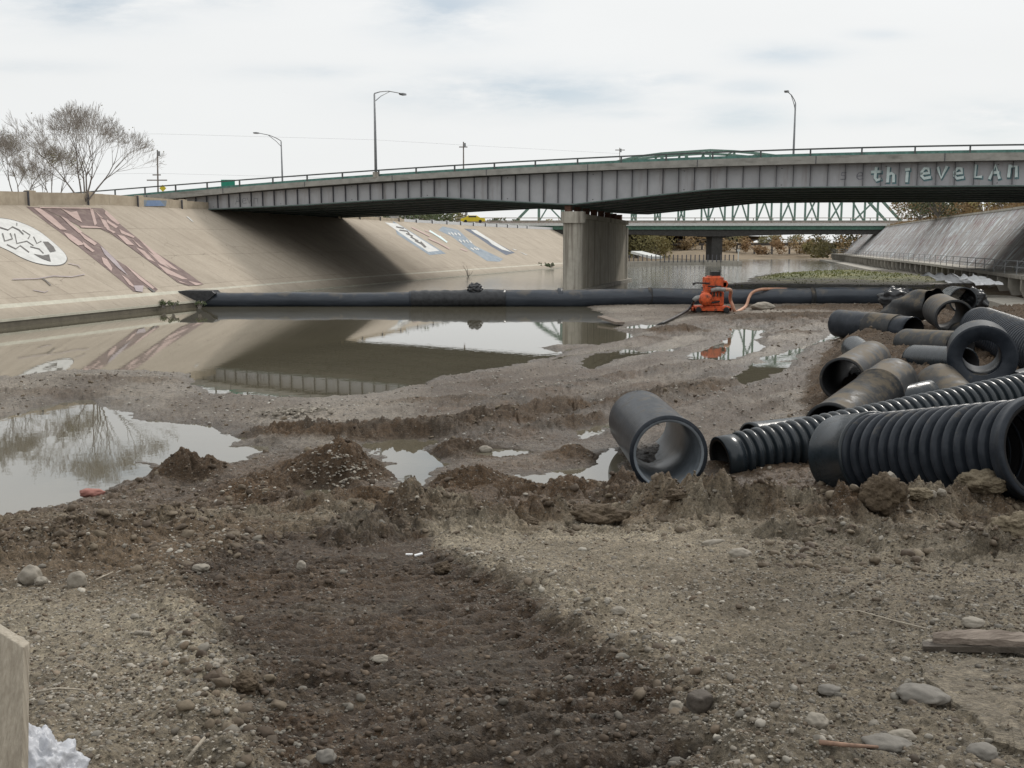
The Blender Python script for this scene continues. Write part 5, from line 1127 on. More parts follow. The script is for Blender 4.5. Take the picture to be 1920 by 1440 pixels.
for x, y in ((-.95, -.62), (.75, -.62), (-.95, .62), (.75, .62)):
    m = MB(); c = pb(x, y-.05, .17, 0, 0, 0)[0]; m.lathe(c, (0, 1, 0), [(0, .0), (0, .1), (.0, .15), (.03, .19), (.12, .19), (.15, .15), (.15, 0)], 20); m.build('wheel', MT['tyre'], pu, smooth=True)
m = MB()
H0 = pb(.65, -.62, 1.42, 0, 0, 0)[0]
hp = [H0, H0+Vector((.35, -.1, .0))]+[atY(x, y, YY_) for x, y, YY_ in ((1368, 560, 61.2), (1374, 574, 61), (1378, 587, 61), (1386, 583, 62), (1396, 577, 64.5), (1401, 570, 68.5), (1404, 558, 70.0), (1410, 548, 70.25), (1425, 542.3, 70.6), (1445, 541.8, 71.2), (1475, 542.5, 72.2))]
def smooth_pts(P, n=4):
    P = [Vector(p) for p in P]
    for _ in range(2):
        Q = [P[0]]
        for a, b in zip(P[:-1], P[1:]): Q += [a.lerp(b, .25), a.lerp(b, .75)]
        P = Q+[P[-1]]
    return P
m.tube(smooth_pts(hp), .105, 12); tag(m.build('discharge_hose', MT['hose'], None, hp[4], smooth=True), 'tan discharge hose rising from the mud over the dam pipe, right of the pump', 'hose')
m = MB(); S0 = pb(-1.25, -.6, .75, 0, 0, 0)[0]; sp_ = [S0, atY(1298, 572, 61.2), atY(1290, 582, 60), atz(1262, 597, .22), atz(1240, 607, .12), atz(1232, 611, -.05)]
m.tube(smooth_pts(sp_), .085, 10); tag(m.build('suction_hose', MT['black'], None, sp_[3], smooth=True), 'thin black suction hose trailing from the pump down to the puddle at left', 'hose')
# ------------------------------------------------------------------ sandbar with grass beyond the dam
ISL = np.array([(17.5, 92), (20, 84), (24, 77.5), (26, 72.2), (60, 71.6), (62, 140), (52, 146), (44, 142), (36, 136), (29.5, 122), (25, 106), (20.5, 98)])
xs_ = np.linspace(12, 64, 210); ys_ = np.linspace(71.6, 150, 230); XI, YI = np.meshgrid(xs_, ys_)
dI = sdist(ISL, XI+fbm(XI, YI, .35, 4)*1.6, YI+fbm(XI+40, YI, .35, 4)*1.6)
hI = np.where(dI < 0, .40+.22*(1-np.exp(dI/2.0)), .36-.3*(1-np.exp(-dI/1.5)))+.05*fbm(XI, YI, 1.2, 4)*(dI < .5)
hI += .25*sst(-dI, 1, 6)*sst(YI, 96, 120)+.55*sst(XI, 34, 44)*(1-sst(YI, 84, 96))*(1+.4*fbm(XI, YI, .8, 4))
gI = sst(-dI, .2, 2.5)*np.clip(-.1+1.2*sst(YI+XI*.1, 98, 118)+.9*fbm(XI, YI, .25, 3), 0, 1)*(1-sst(XI, 44, 50))
yI = np.clip(.4+1.6*fbm(XI+5, YI*.7, .3, 4), 0, 1)[..., None]; cI = (L(.075, .066, .05)*(1-gI[..., None])+(L(.085, .095, .035)*(1-yI)+L(.20, .19, .075)*yI)*gI[..., None]); bI = (sst(XI, 33, 40)*(1-sst(YI, 84, 92)))[..., None]
cI = cI*(1-bI)+L(.16, .115, .075)*bI; wI = np.exp(-np.maximum(-dI, 0)/.8)[..., None]; cI = cI*(1-wI*.5)
sb = gridmesh('sandbar', np.stack([XI.ravel(), YI.ravel(), hI.ravel()], 1), len(ys_), len(xs_), MT['soil'], True, col=np.concatenate([cI, np.full(XI.shape+(1,), .85)], 2).reshape(-1, 4)); tag(sb, kind='structure')
# grass blades on it
r = np.random.default_rng(11); m = MB(); vv = []; ff = []
ng = 5000; I = r.integers(0, len(ys_), ng*3); J = r.integers(0, len(xs_), ng*3); kp = r.random(ng*3) < gI[I, J]; I, J = I[kp][:ng], J[kp][:ng]
for k, (i, j) in enumerate(zip(I, J)):
    x, y, z = XI[i, j]+r.uniform(-.2, .2), YI[i, j]+r.uniform(-.3, .3), hI[i, j]-.02; h = r.uniform(.05, .22)*(1.2 if y > 112 else .7); w = r.uniform(.05, .12); a = r.uniform(0, 3.14); lx, ly = r.uniform(-.1, .1, 2)
    o_ = len(vv); vv += [(x-w*math.cos(a), y-w*math.sin(a), z), (x+w*math.cos(a), y+w*math.sin(a), z), (x+lx, y+ly, z+h)]; ff.append((o_, o_+1, o_+2))
m.v, m.f = vv, ff; tag(m.build('grass', MT['grass']), kind='stuff')
# ------------------------------------------------------------------ bare trees and bushes
def bare_tree(base, height, seed, label, stems=4, spread=.5, mat='bark', group='bare trees on the left bank', leaves=0, leafmat='leaf_olive', nlev=6, name='bare_tree'):
    r = random.Random(seed); t = thing(name, base, label, 'tree', group); tr_, tw, lf = MB(), MB(), MB()
    tips = []
    def grow(p, d, ln, rad, lev):
        segs = 3 if lev < 4 else 2; pts = [p]; rads = [rad]; q = p; dd = d.copy()
        for s in range(segs):
            dd = (dd+Vector((r.uniform(-.14, .14), r.uniform(-.14, .14), r.uniform(-.03, .11)))*(1 if lev else .5)).normalized(); q = q+dd*(ln/segs); pts.append(q); rads.append(max(.007, rad*(1-.32*(s+1)/segs)))
        (tr_ if lev < 3 else tw).tube(pts, rads, 7 if lev < 2 else (4 if lev < 4 else 3), cap=False)
        if lev >= nlev: tips.append(q); return
        nb = 3 if lev < 2 else r.choice((2, 3, 3)) if lev < nlev-1 else r.choice((3, 4))
        for k in range(nb):
            ang = r.uniform(.28, .72) if k else r.uniform(.05, .28); az = r.uniform(0, 6.283)
            x = dd.orthogonal().normalized(); y = dd.cross(x); nd = (dd*math.cos(ang)+(x*math.cos(az)+y*math.sin(az))*math.sin(ang)); nd.z += .06; nd.normalize()
            at = q if k == 0 else pts[-1].lerp(pts[-2], r.uniform(0, .8))
            grow(at, nd, ln*r.uniform(.66, .84), rads[-1]*(.85 if k == 0 else .68), lev+1)
    for s in range(stems):
        az = 6.283*s/stems+r.uniform(-.5, .5); an = r.uniform(.10, spread)
        d = Vector((math.sin(an)*math.cos(az), math.sin(an)*math.sin(az)*.7, math.cos(an))); grow(Vector(base)+Vector((math.cos(az)*.2, math.sin(az)*.2, -.2)), d, height*.27, height*.0085, 0)
    zmax = max(v[2] for v in tw.v)-base[2]; k = height/zmax
    for mm in (tr_, tw): mm.v = [(base[0]+(v[0]-base[0])*k, base[1]+(v[1]-base[1])*k, base[2]+(v[2]-base[2])*k) for v in mm.v]
    tr_.build('trunk', MT[mat], t, smooth=True); tw.build('crown', MT['twig'], t)
    if leaves:
        for _ in range(leaves):
            q = r.choice(tips); q = Vector(base)+(q-Vector(base))*k
            if (q.z-base[2]) > height*.62 and r.random() < .8: continue
            q += Vector((r.gauss(0, .3), r.gauss(0, .3), r.gauss(0, .3))); s_ = r.uniform(.03, .08); u_ = Vector((r.uniform(-1, 1), r.uniform(-1, 1), r.uniform(-1, 1))).normalized(); v_ = u_.orthogonal().normalized()
            lf.add([q-u_*s_, q+v_*s_*.6, q+u_*s_, q-v_*s_*.6], [(0, 1, 2, 3)])
        lf.build('leaves', MT[leafmat], t)
    return t
def tb(px, Y, z): p = atY(px, 360, Y); return Vector((p.x, p.y, z))
bare_tree(tb(157, 80, 8.0), 7.9, 5, 'largest bare tree, fanning out from several stems behind the low wall', 6, .85, leaves=500, nlev=6)
bare_tree(tb(100, 92, 7.9), 6.6, 12, 'thin leaning bare tree just left of the largest one', 3, .5, leaves=350)
bare_tree(tb(35, 84, 7.8), 6.2, 23, 'bushy bare tree with olive leaves low in its crown, near the left edge', 3, .5, leaves=2600)
bare_tree(tb(-10, 80, 7.7), 6.4, 31, 'bare tree cut by the left edge of the picture', 3, .5, leaves=700)
bare_tree(tb(70, 100, 7.9), 5.2, 44, 'small bare tree low between the others at the far left', 3, .45, leaves=900)
bare_tree(tb(-70, 78, 7.7), 6.6, 52, 'bare tree beyond the left edge of the view', 3, .5)
def bush(px, Y, z, w, h, mat, label, seed, n=900, name='bush', group='shrubs along the far banks', cat='shrub', leaf=.16, stem=True, flat=.9):
    r = random.Random(seed); p = atY(px, 440, Y); base = Vector((p.x, Y, z)); t = thing(name, base, label, cat, group); m = MB()
    cl = [(Vector((r.gauss(0, w*.26), r.gauss(0, w*.26), h*(.25+.6*r.random()))), r.uniform(.22, .42)*min(w, h*1.3)) for _ in range(9)]
    for _ in range(n):
        c, rad = r.choice(cl); d = Vector((r.gauss(0, 1), r.gauss(0, 1), r.gauss(0, 1))).normalized()*rad*r.random()**.4; q = base+c+d
        if q.z < base.z: q.z = base.z+r.random()*.2
        s_ = leaf*r.uniform(.6, 1.5); u_ = Vector((r.uniform(-1, 1), r.uniform(-1, 1), r.uniform(-1, 1))).normalized(); v_ = u_.orthogonal().normalized()
        m.add([q-u_*s_, q+v_*s_*.7, q+u_*s_, q-v_*s_*.7], [(0, 1, 2, 3)])
    m.build('crown', MT[mat], t); s = MB()
    for k in range(5): s.tube([base+Vector((0, 0, -.2)), base+Vector((r.uniform(-.3, .3)*w, r.uniform(-.2, .2)*w, h*.6))], [.08, .02], 5)
    for c, rad in cl: s.tube([base, base+c*.5, base+c+Vector((0, 0, rad))], [.06, .04, .012], 4)
    s.build('stems', MT['bark'], t); return t
LB = [(1722, 150, 8.2, 9, 5.0, 'leaf_tan', 'pale leafless looking shrub behind the top of the right bank, nearest the truss'), (1757, 140, 8.3, 8, 5.4, 'leaf_green', 'dark green rounded shrub on top of the right bank'),
      (1800, 150, 8.3, 7, 3.0, 'leaf_tan', 'low dry shrub between the green and the rusty shrub on the right bank'), (1842, 135, 8.3, 8, 4.8, 'leaf_rust', 'rusty brown shrub on top of the right bank'), (1888, 128, 8.3, 9, 4.0, 'leaf_gold', 'straw coloured shrub at the right end of the bank top'), (1780, 165, 8.2, 10, 3.6, 'leaf_olive', 'wide olive shrub standing further back over the right bank'), (1940, 118, 8.3, 7, 3.0, 'leaf_rust', 'rusty shrub right at the right border')]
for i, (px, Y, z, w, h, mt, lb) in enumerate(LB): bush(px, Y, z, w, h, mt, lb, 60+i, 2600, leaf=.16)
m = MB(); r = random.Random(5)
for k in range(2600):
    y = r.uniform(100, 215); q = Vector((interp_line(RT, y)+r.uniform(.2, 2.8), y+4, 8.15)); h = r.uniform(.3, 1.0); w = .07; a = r.uniform(0, 3.1)
    m.add([q-Vector((math.cos(a)*w, math.sin(a)*w, 0)), q+Vector((math.cos(a)*w, math.sin(a)*w, 0)), q+Vector((r.uniform(-.2, .2), r.uniform(-.2, .2), h))], [(0, 1, 2)])
tag(m.build('dry_grass', MT['leaf_tan']), kind='stuff')
FB = [(995, 232, 1.0, 9, 7, 'leaf_gold', 'golden shrub seen under the bridges left of the big pier'), (1035, 236, .8, 10, 8, 'leaf_gold', 'second golden shrub, touching the left edge of the big pier'), (1195, 250, .8, 9, 6.5, 'leaf_olive', 'olive shrub just right of the big pier'), (1228, 262, 1, 12, 7, 'leaf_gold', 'yellow green shrub right of the big pier, above the pale ramp'),
      (1290, 300, 2.5, 14, 4.5, 'leaf_tan', 'tan shrub left of the second pier'), (1385, 300, 2.5, 16, 4.0, 'leaf_tan', 'tan shrub right of the second pier'), (1440, 285, 1.6, 13, 3.6, 'leaf_rust', 'rusty shrub under the middle of the second bridge'), (1500, 290, 1.8, 16, 5, 'leaf_tan', 'wide tan shrub at the far end of the river'),
      (1545, 262, 1.0, 10, 4.2, 'leaf_gold', 'golden shrub at the far end of the river on the right'), (1585, 252, 1.0, 11, 6, 'leaf_olive', 'olive shrub under the right part of the second bridge'), (1612, 246, 1.0, 9, 5.2, 'leaf_tan', 'tan shrub by the right abutment of the second bridge'), (1470, 330, 4, 18, 4.5, 'leaf_olive', 'distant olive shrub above the dark low bridge'), (1340, 340, 4.2, 22, 5, 'leaf_olive', 'distant dull green shrub row behind the second pier'), (1245, 330, 4, 18, 6, 'leaf_rust', 'distant brown shrub right of the big pier')]
for i, (px, Y, z, w, h, mt, lb) in enumerate(FB): bush(px, Y, z, w, h, mt, lb, 90+i, 1100, leaf=.3)
for i, (px, Y, w, h, mt, lb) in enumerate([(778, 200, 12, 4.8, 'leaf_green', 'dark green shrub above the white low wall'), (805, 215, 12, 5.2, 'leaf_green', 'taller dull green tree crown behind the white low wall'), (840, 220, 9, 4.2, 'leaf_olive', 'olive shrub behind the white low wall near the yellow car'), (925, 230, 9, 3.2, 'leaf_green', 'low green shrub just right of the yellow car')]): bush(px, Y, 7.4, w, h, mt, lb, 120+i, 900, leaf=.25)
# weeds at the toe of the left bank
for i, (px, py, s, lb) in enumerate([(1000, 503, 1.0, 'green weeds growing at the water line just left of the big pier'), (1030, 502, .8, 'smaller green weeds touching the left side of the big pier')]):
    p = atz(px, py, .5); bush(px, p.y, .5, 3.2*s, .9*s, 'leaf_green', lb, 140+i, 350, leaf=.13, name='weeds', cat='weeds', group='weeds by the water')
for i, (px, py, lb) in enumerate([(300, 571, 'small grey green weeds on the ledge near the end of the dam pipe'), (318, 573, 'weeds caught between the ledge and the dam pipe'), (368, 573, 'tuft of weeds at the foot of the dam pipe end')]):
    p = atz(px, py, .4); bush(px, p.y, .38, .8, .28, 'leaf_green', lb, 150+i, 160, leaf=.045, name='weeds', cat='weeds', group='weeds by the water')
# dry sprig sticking up beyond the dam
m = MB(); r = random.Random(8); b0 = atz(878, 519, .36)
for k in range(7): a = r.uniform(-.9, .9); l = r.uniform(.5, 1.5); m.tube([b0, b0+Vector((a*.4, 0, l*.5)), b0+Vector((a*l*.9, r.uniform(-.3, .3), l))], [.025, .02, .01], 4)
tag(m.build('dead_branch', MT['bark'], None, b0), 'dead twiggy branch standing in the river behind the dam pipe', 'branch')
# ------------------------------------------------------------------ poles, wires, far things
def upole(px, Y, ytop, ybase, label, bars=((0.62, 1.1),), rad=.14):
    b = atY(px, ybase, Y); tp = atY(px, ytop, Y); t = thing('utility_pole', b, label, 'utility pole', 'wooden utility poles'); h = tp.z-b.z
    m = MB(); m.tube([b-Vector((0, 0, 3)), tp], [rad, rad*.7], 8); m.build('pole', MT['bark'], t)
    for f, w in bars: m = MB(); m.box(b+Vector((0, 0, h*f)), (w*2, .14, .16)); m.build('crossarm', MT['bark'], t)
    m = MB(); m.tube([tp+Vector((.2, 0, -.9)), tp+Vector((.2, 0, -.2))], .2, 8); m.build('transformer', MT['lampm'], t)
    return b, tp
upole(295, 150, 281, 352, 'utility pole with a short crossarm rising behind the left end of the bridge', ((.2, 1.5), (.34, .6)))
upole(869, 170, 266, 330, 'utility pole standing behind the bridge rail left of the middle', ((.85, .7),))
upole(1162, 210, 277, 320, 'thin distant pole behind the bridge right of the middle', ((.9, 1.0),), .1)
upole(873, 205, 395, 418, 'dark short pole beside the yellow car under the bridge', ((.9, .5),), .16)
for i, (pts, lb) in enumerate([([(-300, 331), (0, 328), (295, 325), (600, 333), (869, 338)], 'lower power line crossing behind the left end of the bridge'), ([(-300, 252), (0, 253), (300, 251), (700, 262), (869, 272), (1162, 288)], 'upper faint power line high above the left end of the bridge')]):
    m = MB(); m.tube([atY(x, y, 150+x*.03) for x, y in pts], .011, 4); tag(m.build('power_line', MT['lampm']), lb, 'power line')
yc_ = atY(887, 414, 192); t = thing('parked_car', yc_-Vector((0, 0, .3)), 'yellow car parked behind the white wall on the far left bank', 'car')
m = MB(); bx_ = [(-2.3, .2), (-2.35, .75), (-1.5, .95), (-.9, 1.35), (.7, 1.35), (1.4, .95), (2.3, .8), (2.35, .2)]; vs = [(yc_.x+x, yc_.y+d, yc_.z-.35+z) for d in (-.85, .85) for x, z in bx_]; n = len(bx_)
m.add(vs, [tuple(range(n)), tuple(range(2*n-1, n-1, -1))]+[(i, n+i, n+(i+1) % n, (i+1) % n) for i in range(n)]); m.f = [tuple(f[::-1]) for f in m.f]; m.build('body', MT['yellow'], t, bevel=.05)
m = MB(); m.box((yc_.x-.1, yc_.y-.86, yc_.z+.78), (1.5, .03, .28)); m.build('window', MT['glass'], t)
for dx in (-1.4, 1.4):
    m = MB(); m.lathe((yc_.x+dx, yc_.y-.9, yc_.z-.12), (0, 1, 0), [(0, 0), (0, .3), (.2, .3), (.2, 0)], 16); m.build('wheel', MT['tyre'], t)
w0 = atY(740, 402, 230); t = thing('warehouse', (w0.x, 230, 7.4), 'long white building with a pale roof glimpsed under the left part of the bridge', 'building')
m = MB(); m.box((w0.x-8, 236, 9.2), (30, 12, 4.2)); m.build('wall', MT['white'], t); m = MB(); m.add([(w0.x-24, 229, 11.3), (w0.x+8, 229, 11.3), (w0.x+8, 236, 12.8), (w0.x-24, 236, 12.8), (w0.x-24, 243, 11.3), (w0.x+8, 243, 11.3)], [(0, 1, 2, 3), (3, 2, 5, 4)]); m.build('roof', MT['roof'], t)
# low dark bridge far down the river, pale weir, ramp and fence
f0, f1 = atY(1185, 458, 300), atY(1612, 456, 300); t = thing('footbridge', ((f0.x+f1.x)/2, 300, 0), 'low dark brown footbridge far down the river under the other bridges', 'bridge')
m = MB(); m.box(((f0.x+f1.x)/2, 300, 4.4), (f1.x-f0.x+10, 2, .7)); m.build('deck', simple('dark brown wood', (.07, .06, .055), .9), t)
m = MB(); m.box(((f0.x+f1.x)/2, 299, 5.7), (f1.x-f0.x+10, .1, .12)); m.build('railing', MT['stiff'], t)
for k in range(14): x = f0.x+(f1.x-f0.x)*k/13; m = MB(); m.box((x, 300, 2.4), (.45, .45, 4.0)); m.build('pile', MT['stiff'], t)
wl_ = [atz(1178, 494, .8), atz(1255, 492, .8), atz(1320, 491, .8), atz(1388, 493, .8)]
t = thing('weir_wall', wl_[1], 'low pale concrete wall curving across the river beside the big pier', 'wall')
m = MB()
for a, b in zip(wl_[:-1], wl_[1:]): m.beam(a-Vector((0, 0, .4)), b-Vector((0, 0, .4)), .8, 1.5)
m.build('wall', MT['conc'], t)
for k in range(26):
    p = wl_[0].lerp(wl_[-1], k/25)+Vector((0, 6, 0)); m = MB(); m.box((p.x, p.y, 1.6), (.18, .18, 1.5)); m.build('fence_post', MT['stiff'], t)
m = MB(); a, b = atY(1193, 473, 205), atY(1232, 483, 200); m.beam(a, b, 3.0, .5); tag(m.build('concrete_ramp', MT['palec'], None, a), 'pale concrete slab sloping to the water right of the big pier', 'ramp')
p = atY(1384, 492, 196); m = MB(); m.tube([Vector((p.x, p.y, 0)), Vector((p.x, p.y, 3.2))], .12, 6); m.box((p.x, p.y, 3.2), (.5, .3, .4)); tag(m.build('marker_post', MT['palec'], None, p), 'thin pale post at the right end of the low weir wall', 'post')
# ------------------------------------------------------------------ stones, clods and scraps one can tell apart
def rock(name, px, py, size, mat, label, cat, seed, group=None, rotz=0, sub=4, rough=.16, sink=.25, box=0.0, Y=None, z=None):
    c = ground_hit(px, py) if Y is None else atY(px, py, Y)
    r = random.Random(seed); bm = bmesh.new(); bmesh.ops.create_icosphere(bm, subdivisions=sub, radius=1); ph = [r.uniform(0, 6.3) for _ in range(12)]
    cz, sz = math.cos(rotz), math.sin(rotz); out = []
    for v in bm.verts:
        p = v.co.normalized()
        if box: 
            mxx = max(abs(p.x), abs(p.y), abs(p.z)); p = p.lerp(p/mxx, box)
        o_ = Vector((ph[0], ph[1], ph[2])); k = 1+rough*(1.5*mnoise.noise(p*1.1+o_)+.8*mnoise.noise(p*2.6+o_)+(.5*mnoise.fractal(p*5+o_, .7, 2.2, 4) if rough > .2 else .12*mnoise.noise(p*7+o_)))
        x, y, z_ = p.x*size[0]*k, p.y*size[1]*k, p.z*size[2]*k
        out.append(c+Vector((x*cz-y*sz, x*sz+y*cz, z_+size[2]*(1-2*sink))))
    m = MB(); m.add(out, [tuple(v.index for v in f.verts) for f in bm.faces]); bm.free()
    return tag(m.build(name, MT[mat], None, c, smooth=True), label, cat, group)
GS = 'stones lying on the ground'; GC = 'clods of mud on the spoil ridge'
for a in [
 ('stone', 1388, 1045, (.10, .07, .055), 'stone', 'pale knobbly stone on the flat dirt in front of the ribbed pipes', 1), ('stone', 1335, 1022, (.16, .04, .035), 'stone', 'long thin pale stone pointing at the knobbly stone', 2, .5),
 ('stone', 1728, 1315, (.105, .07, .04), 'stone_grey', 'flat angular grey stone beside the cracked slab', 3, -.3), ('stone', 1530, 1362, (.042, .036, .032), 'stone', 'rounded pointed pale stone near the bottom right', 4), ('stone', 1665, 1408, (.085, .05, .03), 'stone_grey', 'oval grey stone lying at the end of the thin stick', 5, -.2),
 ('stone', 1268, 1335, (.033, .03, .028), 'stone', 'round pale stone touching the dark lump', 6), ('stone', 910, 848, (.14, .11, .09), 'stone', 'lone pale stone in the mud left of the smooth pipe', 7), ('stone', 172, 930, (.22, .12, .08), 'stone_red', 'red stone at the edge of the big left puddle', 8),
 ('stone', 57, 1092, (.085, .07, .085), 'stone', 'largest of three pale stones by the dark hollow at the left edge', 9), ('stone', 78, 1096, (.05, .045, .04), 'stone', 'small pale stone right of the largest of the three at the left', 10), ('stone', 145, 1100, (.07, .05, .08), 'stone', 'upright pale stone, third in the row at the left edge', 11),
 ('stone', 1430, 580, (.75, .5, .28), 'stone', 'flat pale stone at the foot of the dam pipe right of the pump', 12), ('stone', 378, 1075, (.07, .05, .04), 'stone', 'pale stone alone on the brown mud left of the tracks', 13), ('stone', 565, 1068, (.045, .04, .05), 'stone', 'small pale stone above the tracked mud', 14),
 ('stone', 712, 1240, (.045, .03, .022), 'stone', 'pale flat stone in the middle of the tracked mud', 15), ('stone', 612, 1425, (.032, .03, .026), 'stone_grey', 'round grey stone at the bottom edge of the tracks', 16), ('stone', 1160, 1150, (.05, .035, .025), 'stone', 'pale stone on the right side of the tracks', 17), ('stone', 1272, 1205, (.035, .03, .022), 'stone', 'small pale stone right of the tracks', 18),
 ('stone', 1825, 1175, (.07, .05, .03), 'stone', 'pale stone just above the weathered plank', 19), ('stone', 1740, 1215, (.035, .03, .03), 'stone', 'small stone at the left tip of the plank', 20), ('stone', 1555, 1300, (.05, .035, .025), 'stone_grey', 'grey stone between the tracks and the flat angular one', 21), ('stone', 1690, 1385, (.05, .028, .022), 'stone', 'narrow pale stone above the oval grey one', 22), ('stone', 1840, 1420, (.05, .045, .03), 'stone_grey', 'grey stone at the bottom edge under the cracked slab', 23)]:
    nm, px, py, sz_, mt, lb, sd = a[:7]; rock(nm, px, py, sz_, mt, lb, 'stone', sd, GS, a[7] if len(a) > 7 else 0)
rock('brick_lump', 1312, 1330, (.045, .04, .045), 'stone_dark', 'dark squarish lump beside the round stone at the bottom', 'stone', 31, None, .6, box=.7, rough=.05)
for a in [(1655, 950, (.24, .18, .24), 'clod', 'dark upright clod leaning before the big ribbed pipe', 41), (1845, 918, (.34, .22, .16), 'clod_pale', 'large pale lumpy clod under the mouth of the big pipe', 42), (1720, 935, (.16, .12, .08), 'clod_pale', 'pale clod between the two big clods on the ridge', 43),
          (1120, 978, (.34, .2, .15), 'clod', 'broad black clod with a hollow under it left of the ridge', 44), (990, 985, (.12, .1, .06), 'clod', 'small brown clod left of the broad black one', 45), (460, 1292, (.06, .05, .045), 'clod', 'rounded dark clod on the left edge of the tracks', 46), (1905, 1010, (.2, .15, .12), 'clod_pale', 'clod at the right border above the plank', 47), (1270, 935, (.16, .12, .08), 'clod', 'clod on the ridge in front of the smooth pipe', 48), (830, 1075, (.08, .07, .05), 'clod', 'little dark clod at the top of the tracked mud', 49)]:
    rock('mud_clod', a[0], a[1], a[2], a[3], a[4], 'clod', a[5], GC, rough=.28, sub=5)
c = ground_hit(1668, 935); m = MB(); m.box(c+Vector((.08, -.05, .17)), (.06, .14, .38), (Vector((.8, 0, .6)), Vector((0, 1, 0)), Vector((-.6, 0, .8)))); tag(m.build('stone_slab', MT['stone'], None, c, bevel=.01), 'thin pale slab of stone leaning on the dark upright clod', 'stone')
for i, (dx, dz, lb) in enumerate(((0, 0, 'left of two small round stones on the ridge before the big pipe'), (.14, 0, 'right of two small round stones on the ridge before the big pipe'))):
    rock('stone', 1747+i*18, 932, (.06, .05, .055), 'stone', lb, 'stone', 70+i, GS)
# white debris on the silt flat, scrap, twigs
def flakes(name, px, py, n, sx, sy, smin, smax, mat, label, cat, seed):
    c = ground_hit(px, py); r = random.Random(seed); m = MB()
    for _ in range(n):
        x, y = c.x+r.gauss(0, sx), c.y+r.gauss(0, sy); z = zg(x, y)+.02; s = r.uniform(smin, smax); a = r.uniform(0, 6.28)
        X = Vector((math.cos(a), math.sin(a), r.uniform(-.4, .4))).normalized(); Z_ = Vector((r.uniform(-.6, .6), r.uniform(-.6, .6), 1)).normalized(); Y_ = Z_.cross(X).normalized(); m.box((x, y, z+s*.25), (s*r.uniform(1, 1.8), s*r.uniform(.5, 1), s*.45), (X, Y_, X.cross(Y_)))
    return tag(m.build(name, MT[mat], None, c), label, cat, kind='stuff')
flakes('white_rubble', 550, 772, 80, .45, .28, .04, .10, 'stone', 'scattered white rubble on the silt flat', 'rubble', 1)
flakes('pale_gravel', 640, 888, 160, .42, .22, .02, .05, 'stone', 'patch of pale gravel beside the small olive puddle', 'gravel', 2)
c = ground_hit(785, 1044); m = MB(); m.box(c+Vector((0, 0, .02)), (.085, .04, .012), (Vector((.95, .2, .2)).normalized(), Vector((-.2, .98, 0)).normalized(), Vector((-.2, 0, .98)))); m.box(c+Vector((-.10, .02, .015)), (.07, .03, .01)); tag(m.build('paper_scrap', MT['sheet'], None, c), 'small bright white scrap lying on the dark mud', 'scrap')
def stick(pts, rad, mat, label, name='stick', z=.015):
    q = [ground_hit(x, y)+Vector((0, 0, z+rad)) for x, y in pts]; m = MB(); n = len(q)
    m.tube(q, [rad*(1-.4*i/(n-1)) for i in range(n)], 7); return tag(m.build(name, MT[mat], None, q[0], smooth=True), label, 'stick', 'sticks on the ground')
stick([(1535, 1408), (1590, 1411), (1645, 1414)], .009, 'stick_', 'short reddish stick at the bottom right beside the oval stone')
stick([(1742, 1188), (1680, 1172), (1610, 1156), (1552, 1152)], .006, 'lath', 'pale thin twig reaching left from the weathered plank')
stick([(70, 1308), (110, 1300), (165, 1303)], .006, 'lath', 'pale thin twig just right of the sawn board')
stick([(350, 1440), (385, 1398)], .008, 'lath', 'pale broken stick at the bottom edge left of the tracks')
stick([(180, 1095), (212, 1078)], .007, 'lath', 'pale twig right of the three stones at the left')
# driftwood beam near the shallow water, left of pump
for i, (p, q, lb) in enumerate((((1128, 594), (1163, 606), 'pale plank lying at the water edge left of the pump'),)):
    a, b = atz(*p, .28), atz(*q, .16); m = MB(); m.beam(a, b, .5, .12); tag(m.build('plank', MT['wood'], None, a), lb, 'plank')
# weathered plank at the right border
a, b = ground_hit(1748, 1218), ground_hit(1990, 1224)
t = thing('weathered_plank', a, 'grey weathered split plank lying on the dirt at the right border', 'plank')
ax = (b-a).normalized(); sd = Vector((0, 0, 1)).cross(ax).normalized(); m = MB(); r = random.Random(3); n = 16; ring = []
for k in range(n+1):
    x = k/n; w = .055*(.55+.45*min(1, x*5))+.008*r.uniform(-1, 1); h = .036+.006*r.uniform(-1, 1); c_ = a+ax*(x*(b-a).length)+Vector((0, 0, .055+.01*math.sin(x*5)))
    ring += [c_-sd*w-Vector((0, 0, h*.4)), c_-sd*w*.9+Vector((0, 0, h*.5)), c_-sd*w*.15+Vector((0, 0, h)), c_+sd*w*.1+Vector((0, 0, h*.6)), c_+sd*w+Vector((0, 0, h*.8)), c_+sd*w-Vector((0, 0, h*.5))]
m.add(ring, [(6*k+i, 6*k+(i+1) % 6, 6*k+6+(i+1) % 6, 6*k+6+i) for k in range(n) for i in range(6)]+[(5, 4, 3, 2, 1, 0), tuple(6*n+i for i in range(6))]); m.build('board', MT['wood'], t)
m = MB(); m.beam(a+Vector((-.06, -.02, .025)), b+Vector((0, -.03, .03)), .07, .03); m.build('lower_splinter', MT['stone_dark'], t)
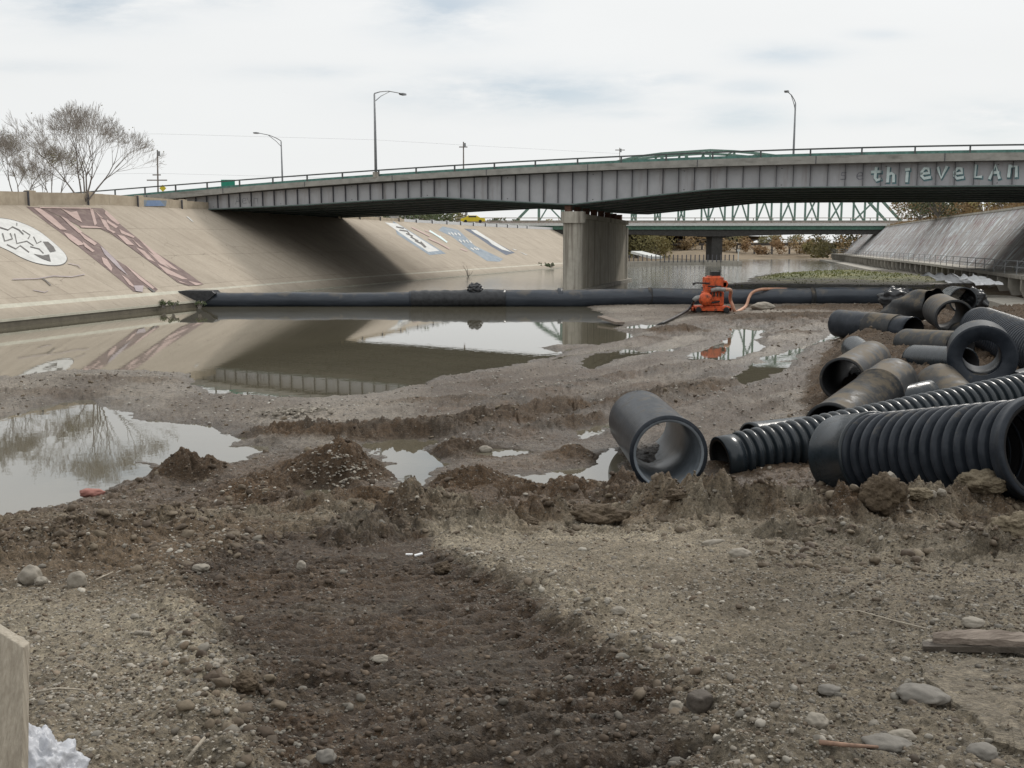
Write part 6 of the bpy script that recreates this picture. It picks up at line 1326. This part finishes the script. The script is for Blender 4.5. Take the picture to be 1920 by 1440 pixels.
# cracked slab of hard crust at the lower right corner
pt = [(1722, 1262), (1800, 1245), (1920, 1238), (2060, 1240), (2100, 1500), (2000, 1475), (1925, 1415), (1872, 1392), (1812, 1350), (1775, 1312)]
gq = [ground_hit(min(x, 2250), y) for x, y in pt]; m = MB(); cc = sum(gq, Vector())/len(gq)
tz = .012; n = len(gq)
def jit(i): r_ = random.Random(i); return Vector((r_.uniform(-.01, .01), r_.uniform(-.01, .01), 0))
dense = []
for i in range(n):
    for k in range(6): dense.append(gq[i].lerp(gq[(i+1) % n], k/6)+jit(i*7+k)*2.2)
nd = len(dense); topv = [p+Vector((0, 0, tz)) for p in dense]; botv = [p-Vector((0, 0, .12)) for p in dense]
rings = []; 
for f_ in (1, .97, .7, .45, .2): rings += [cc.lerp(p, f_)+Vector((0, 0, (.0 if f_ == 1 else .010)+.022*mnoise.noise(cc.lerp(p, f_)*5.0))) for i, p in enumerate(topv)]
vs = rings+botv+[cc+Vector((0, 0, tz+.012))]; fs = []
for q_ in range(4):
    for i in range(nd): fs.append((q_*nd+i, q_*nd+(i+1) % nd, (q_+1)*nd+(i+1) % nd, (q_+1)*nd+i))
for i in range(nd): fs.append((4*nd+i, 4*nd+(i+1) % nd, 6*nd)); fs.append((5*nd+i, 5*nd+(i+1) % nd, (i+1) % nd, i))
m.add(vs, fs); so_ = m.build('crust_slab', MT['soil'], None, cc)
ca = so_.data.color_attributes.new('Col', 'FLOAT_COLOR', 'POINT'); ca.data.foreach_set('color', np.tile([.185, .158, .118, .95], len(so_.data.vertices)).astype(np.float32))
tag(so_, 'broken slab of hard grey crust in the bottom right corner', 'slab')
# sawn board and plastic bag in the lower left corner
bz = CH+ray(20, 1210)[2]/ray(20, 1210)[1]*2.45
b0 = atY(4, 1186, 2.45); t1 = atY(48, 1212, 2.45); bl = atY(44, 1500, 2.35)
m = MB(); q = [atY(-60, 1150, 2.5), atY(3, 1188, 2.45), atY(44, 1214, 2.42), atY(40, 1560, 2.30), atY(-60, 1560, 2.35)]
m.add(q+[p+Vector((.0, .035, 0)) for p in q], [(4, 3, 2, 1, 0), (5, 6, 7, 8, 9)]+[(i, (i+1) % 5, 5+(i+1) % 5, 5+i) for i in range(5)])
tag(m.build('sawn_board', MT['lath'], None, atY(20, 1500, 2.4), bevel=.003), 'pale sawn board with a slanted top standing upright in the lower left corner', 'board')
def bagmesh():
    c = atY(72, 1415, 2.75); c.z = zg(c.x, c.y)+.07; r = random.Random(2); bm = bmesh.new(); bmesh.ops.create_icosphere(bm, subdivisions=6, radius=1); out = []
    for v in bm.verts:
        p = v.co.normalized(); k = .78+.22*mnoise.ridged_multi_fractal(p*1.5+Vector((4.3, 1.2, 7.1)), .8, 2.1, 5, .9, 2.0)+.25*mnoise.noise(p*2.2)
        out.append(c+Vector((p.x*.115*k, p.y*.13*k, p.z*.14*k*(1.15-.4*p.x))))
    m = MB(); m.add(out, [tuple(v.index for v in f.verts) for f in bm.faces]); bm.free(); return tag(m.build('plastic_bag', MT['bag'], None, c, smooth=True), 'crumpled white plastic bag at the foot of the sawn board', 'bag')
bagmesh()
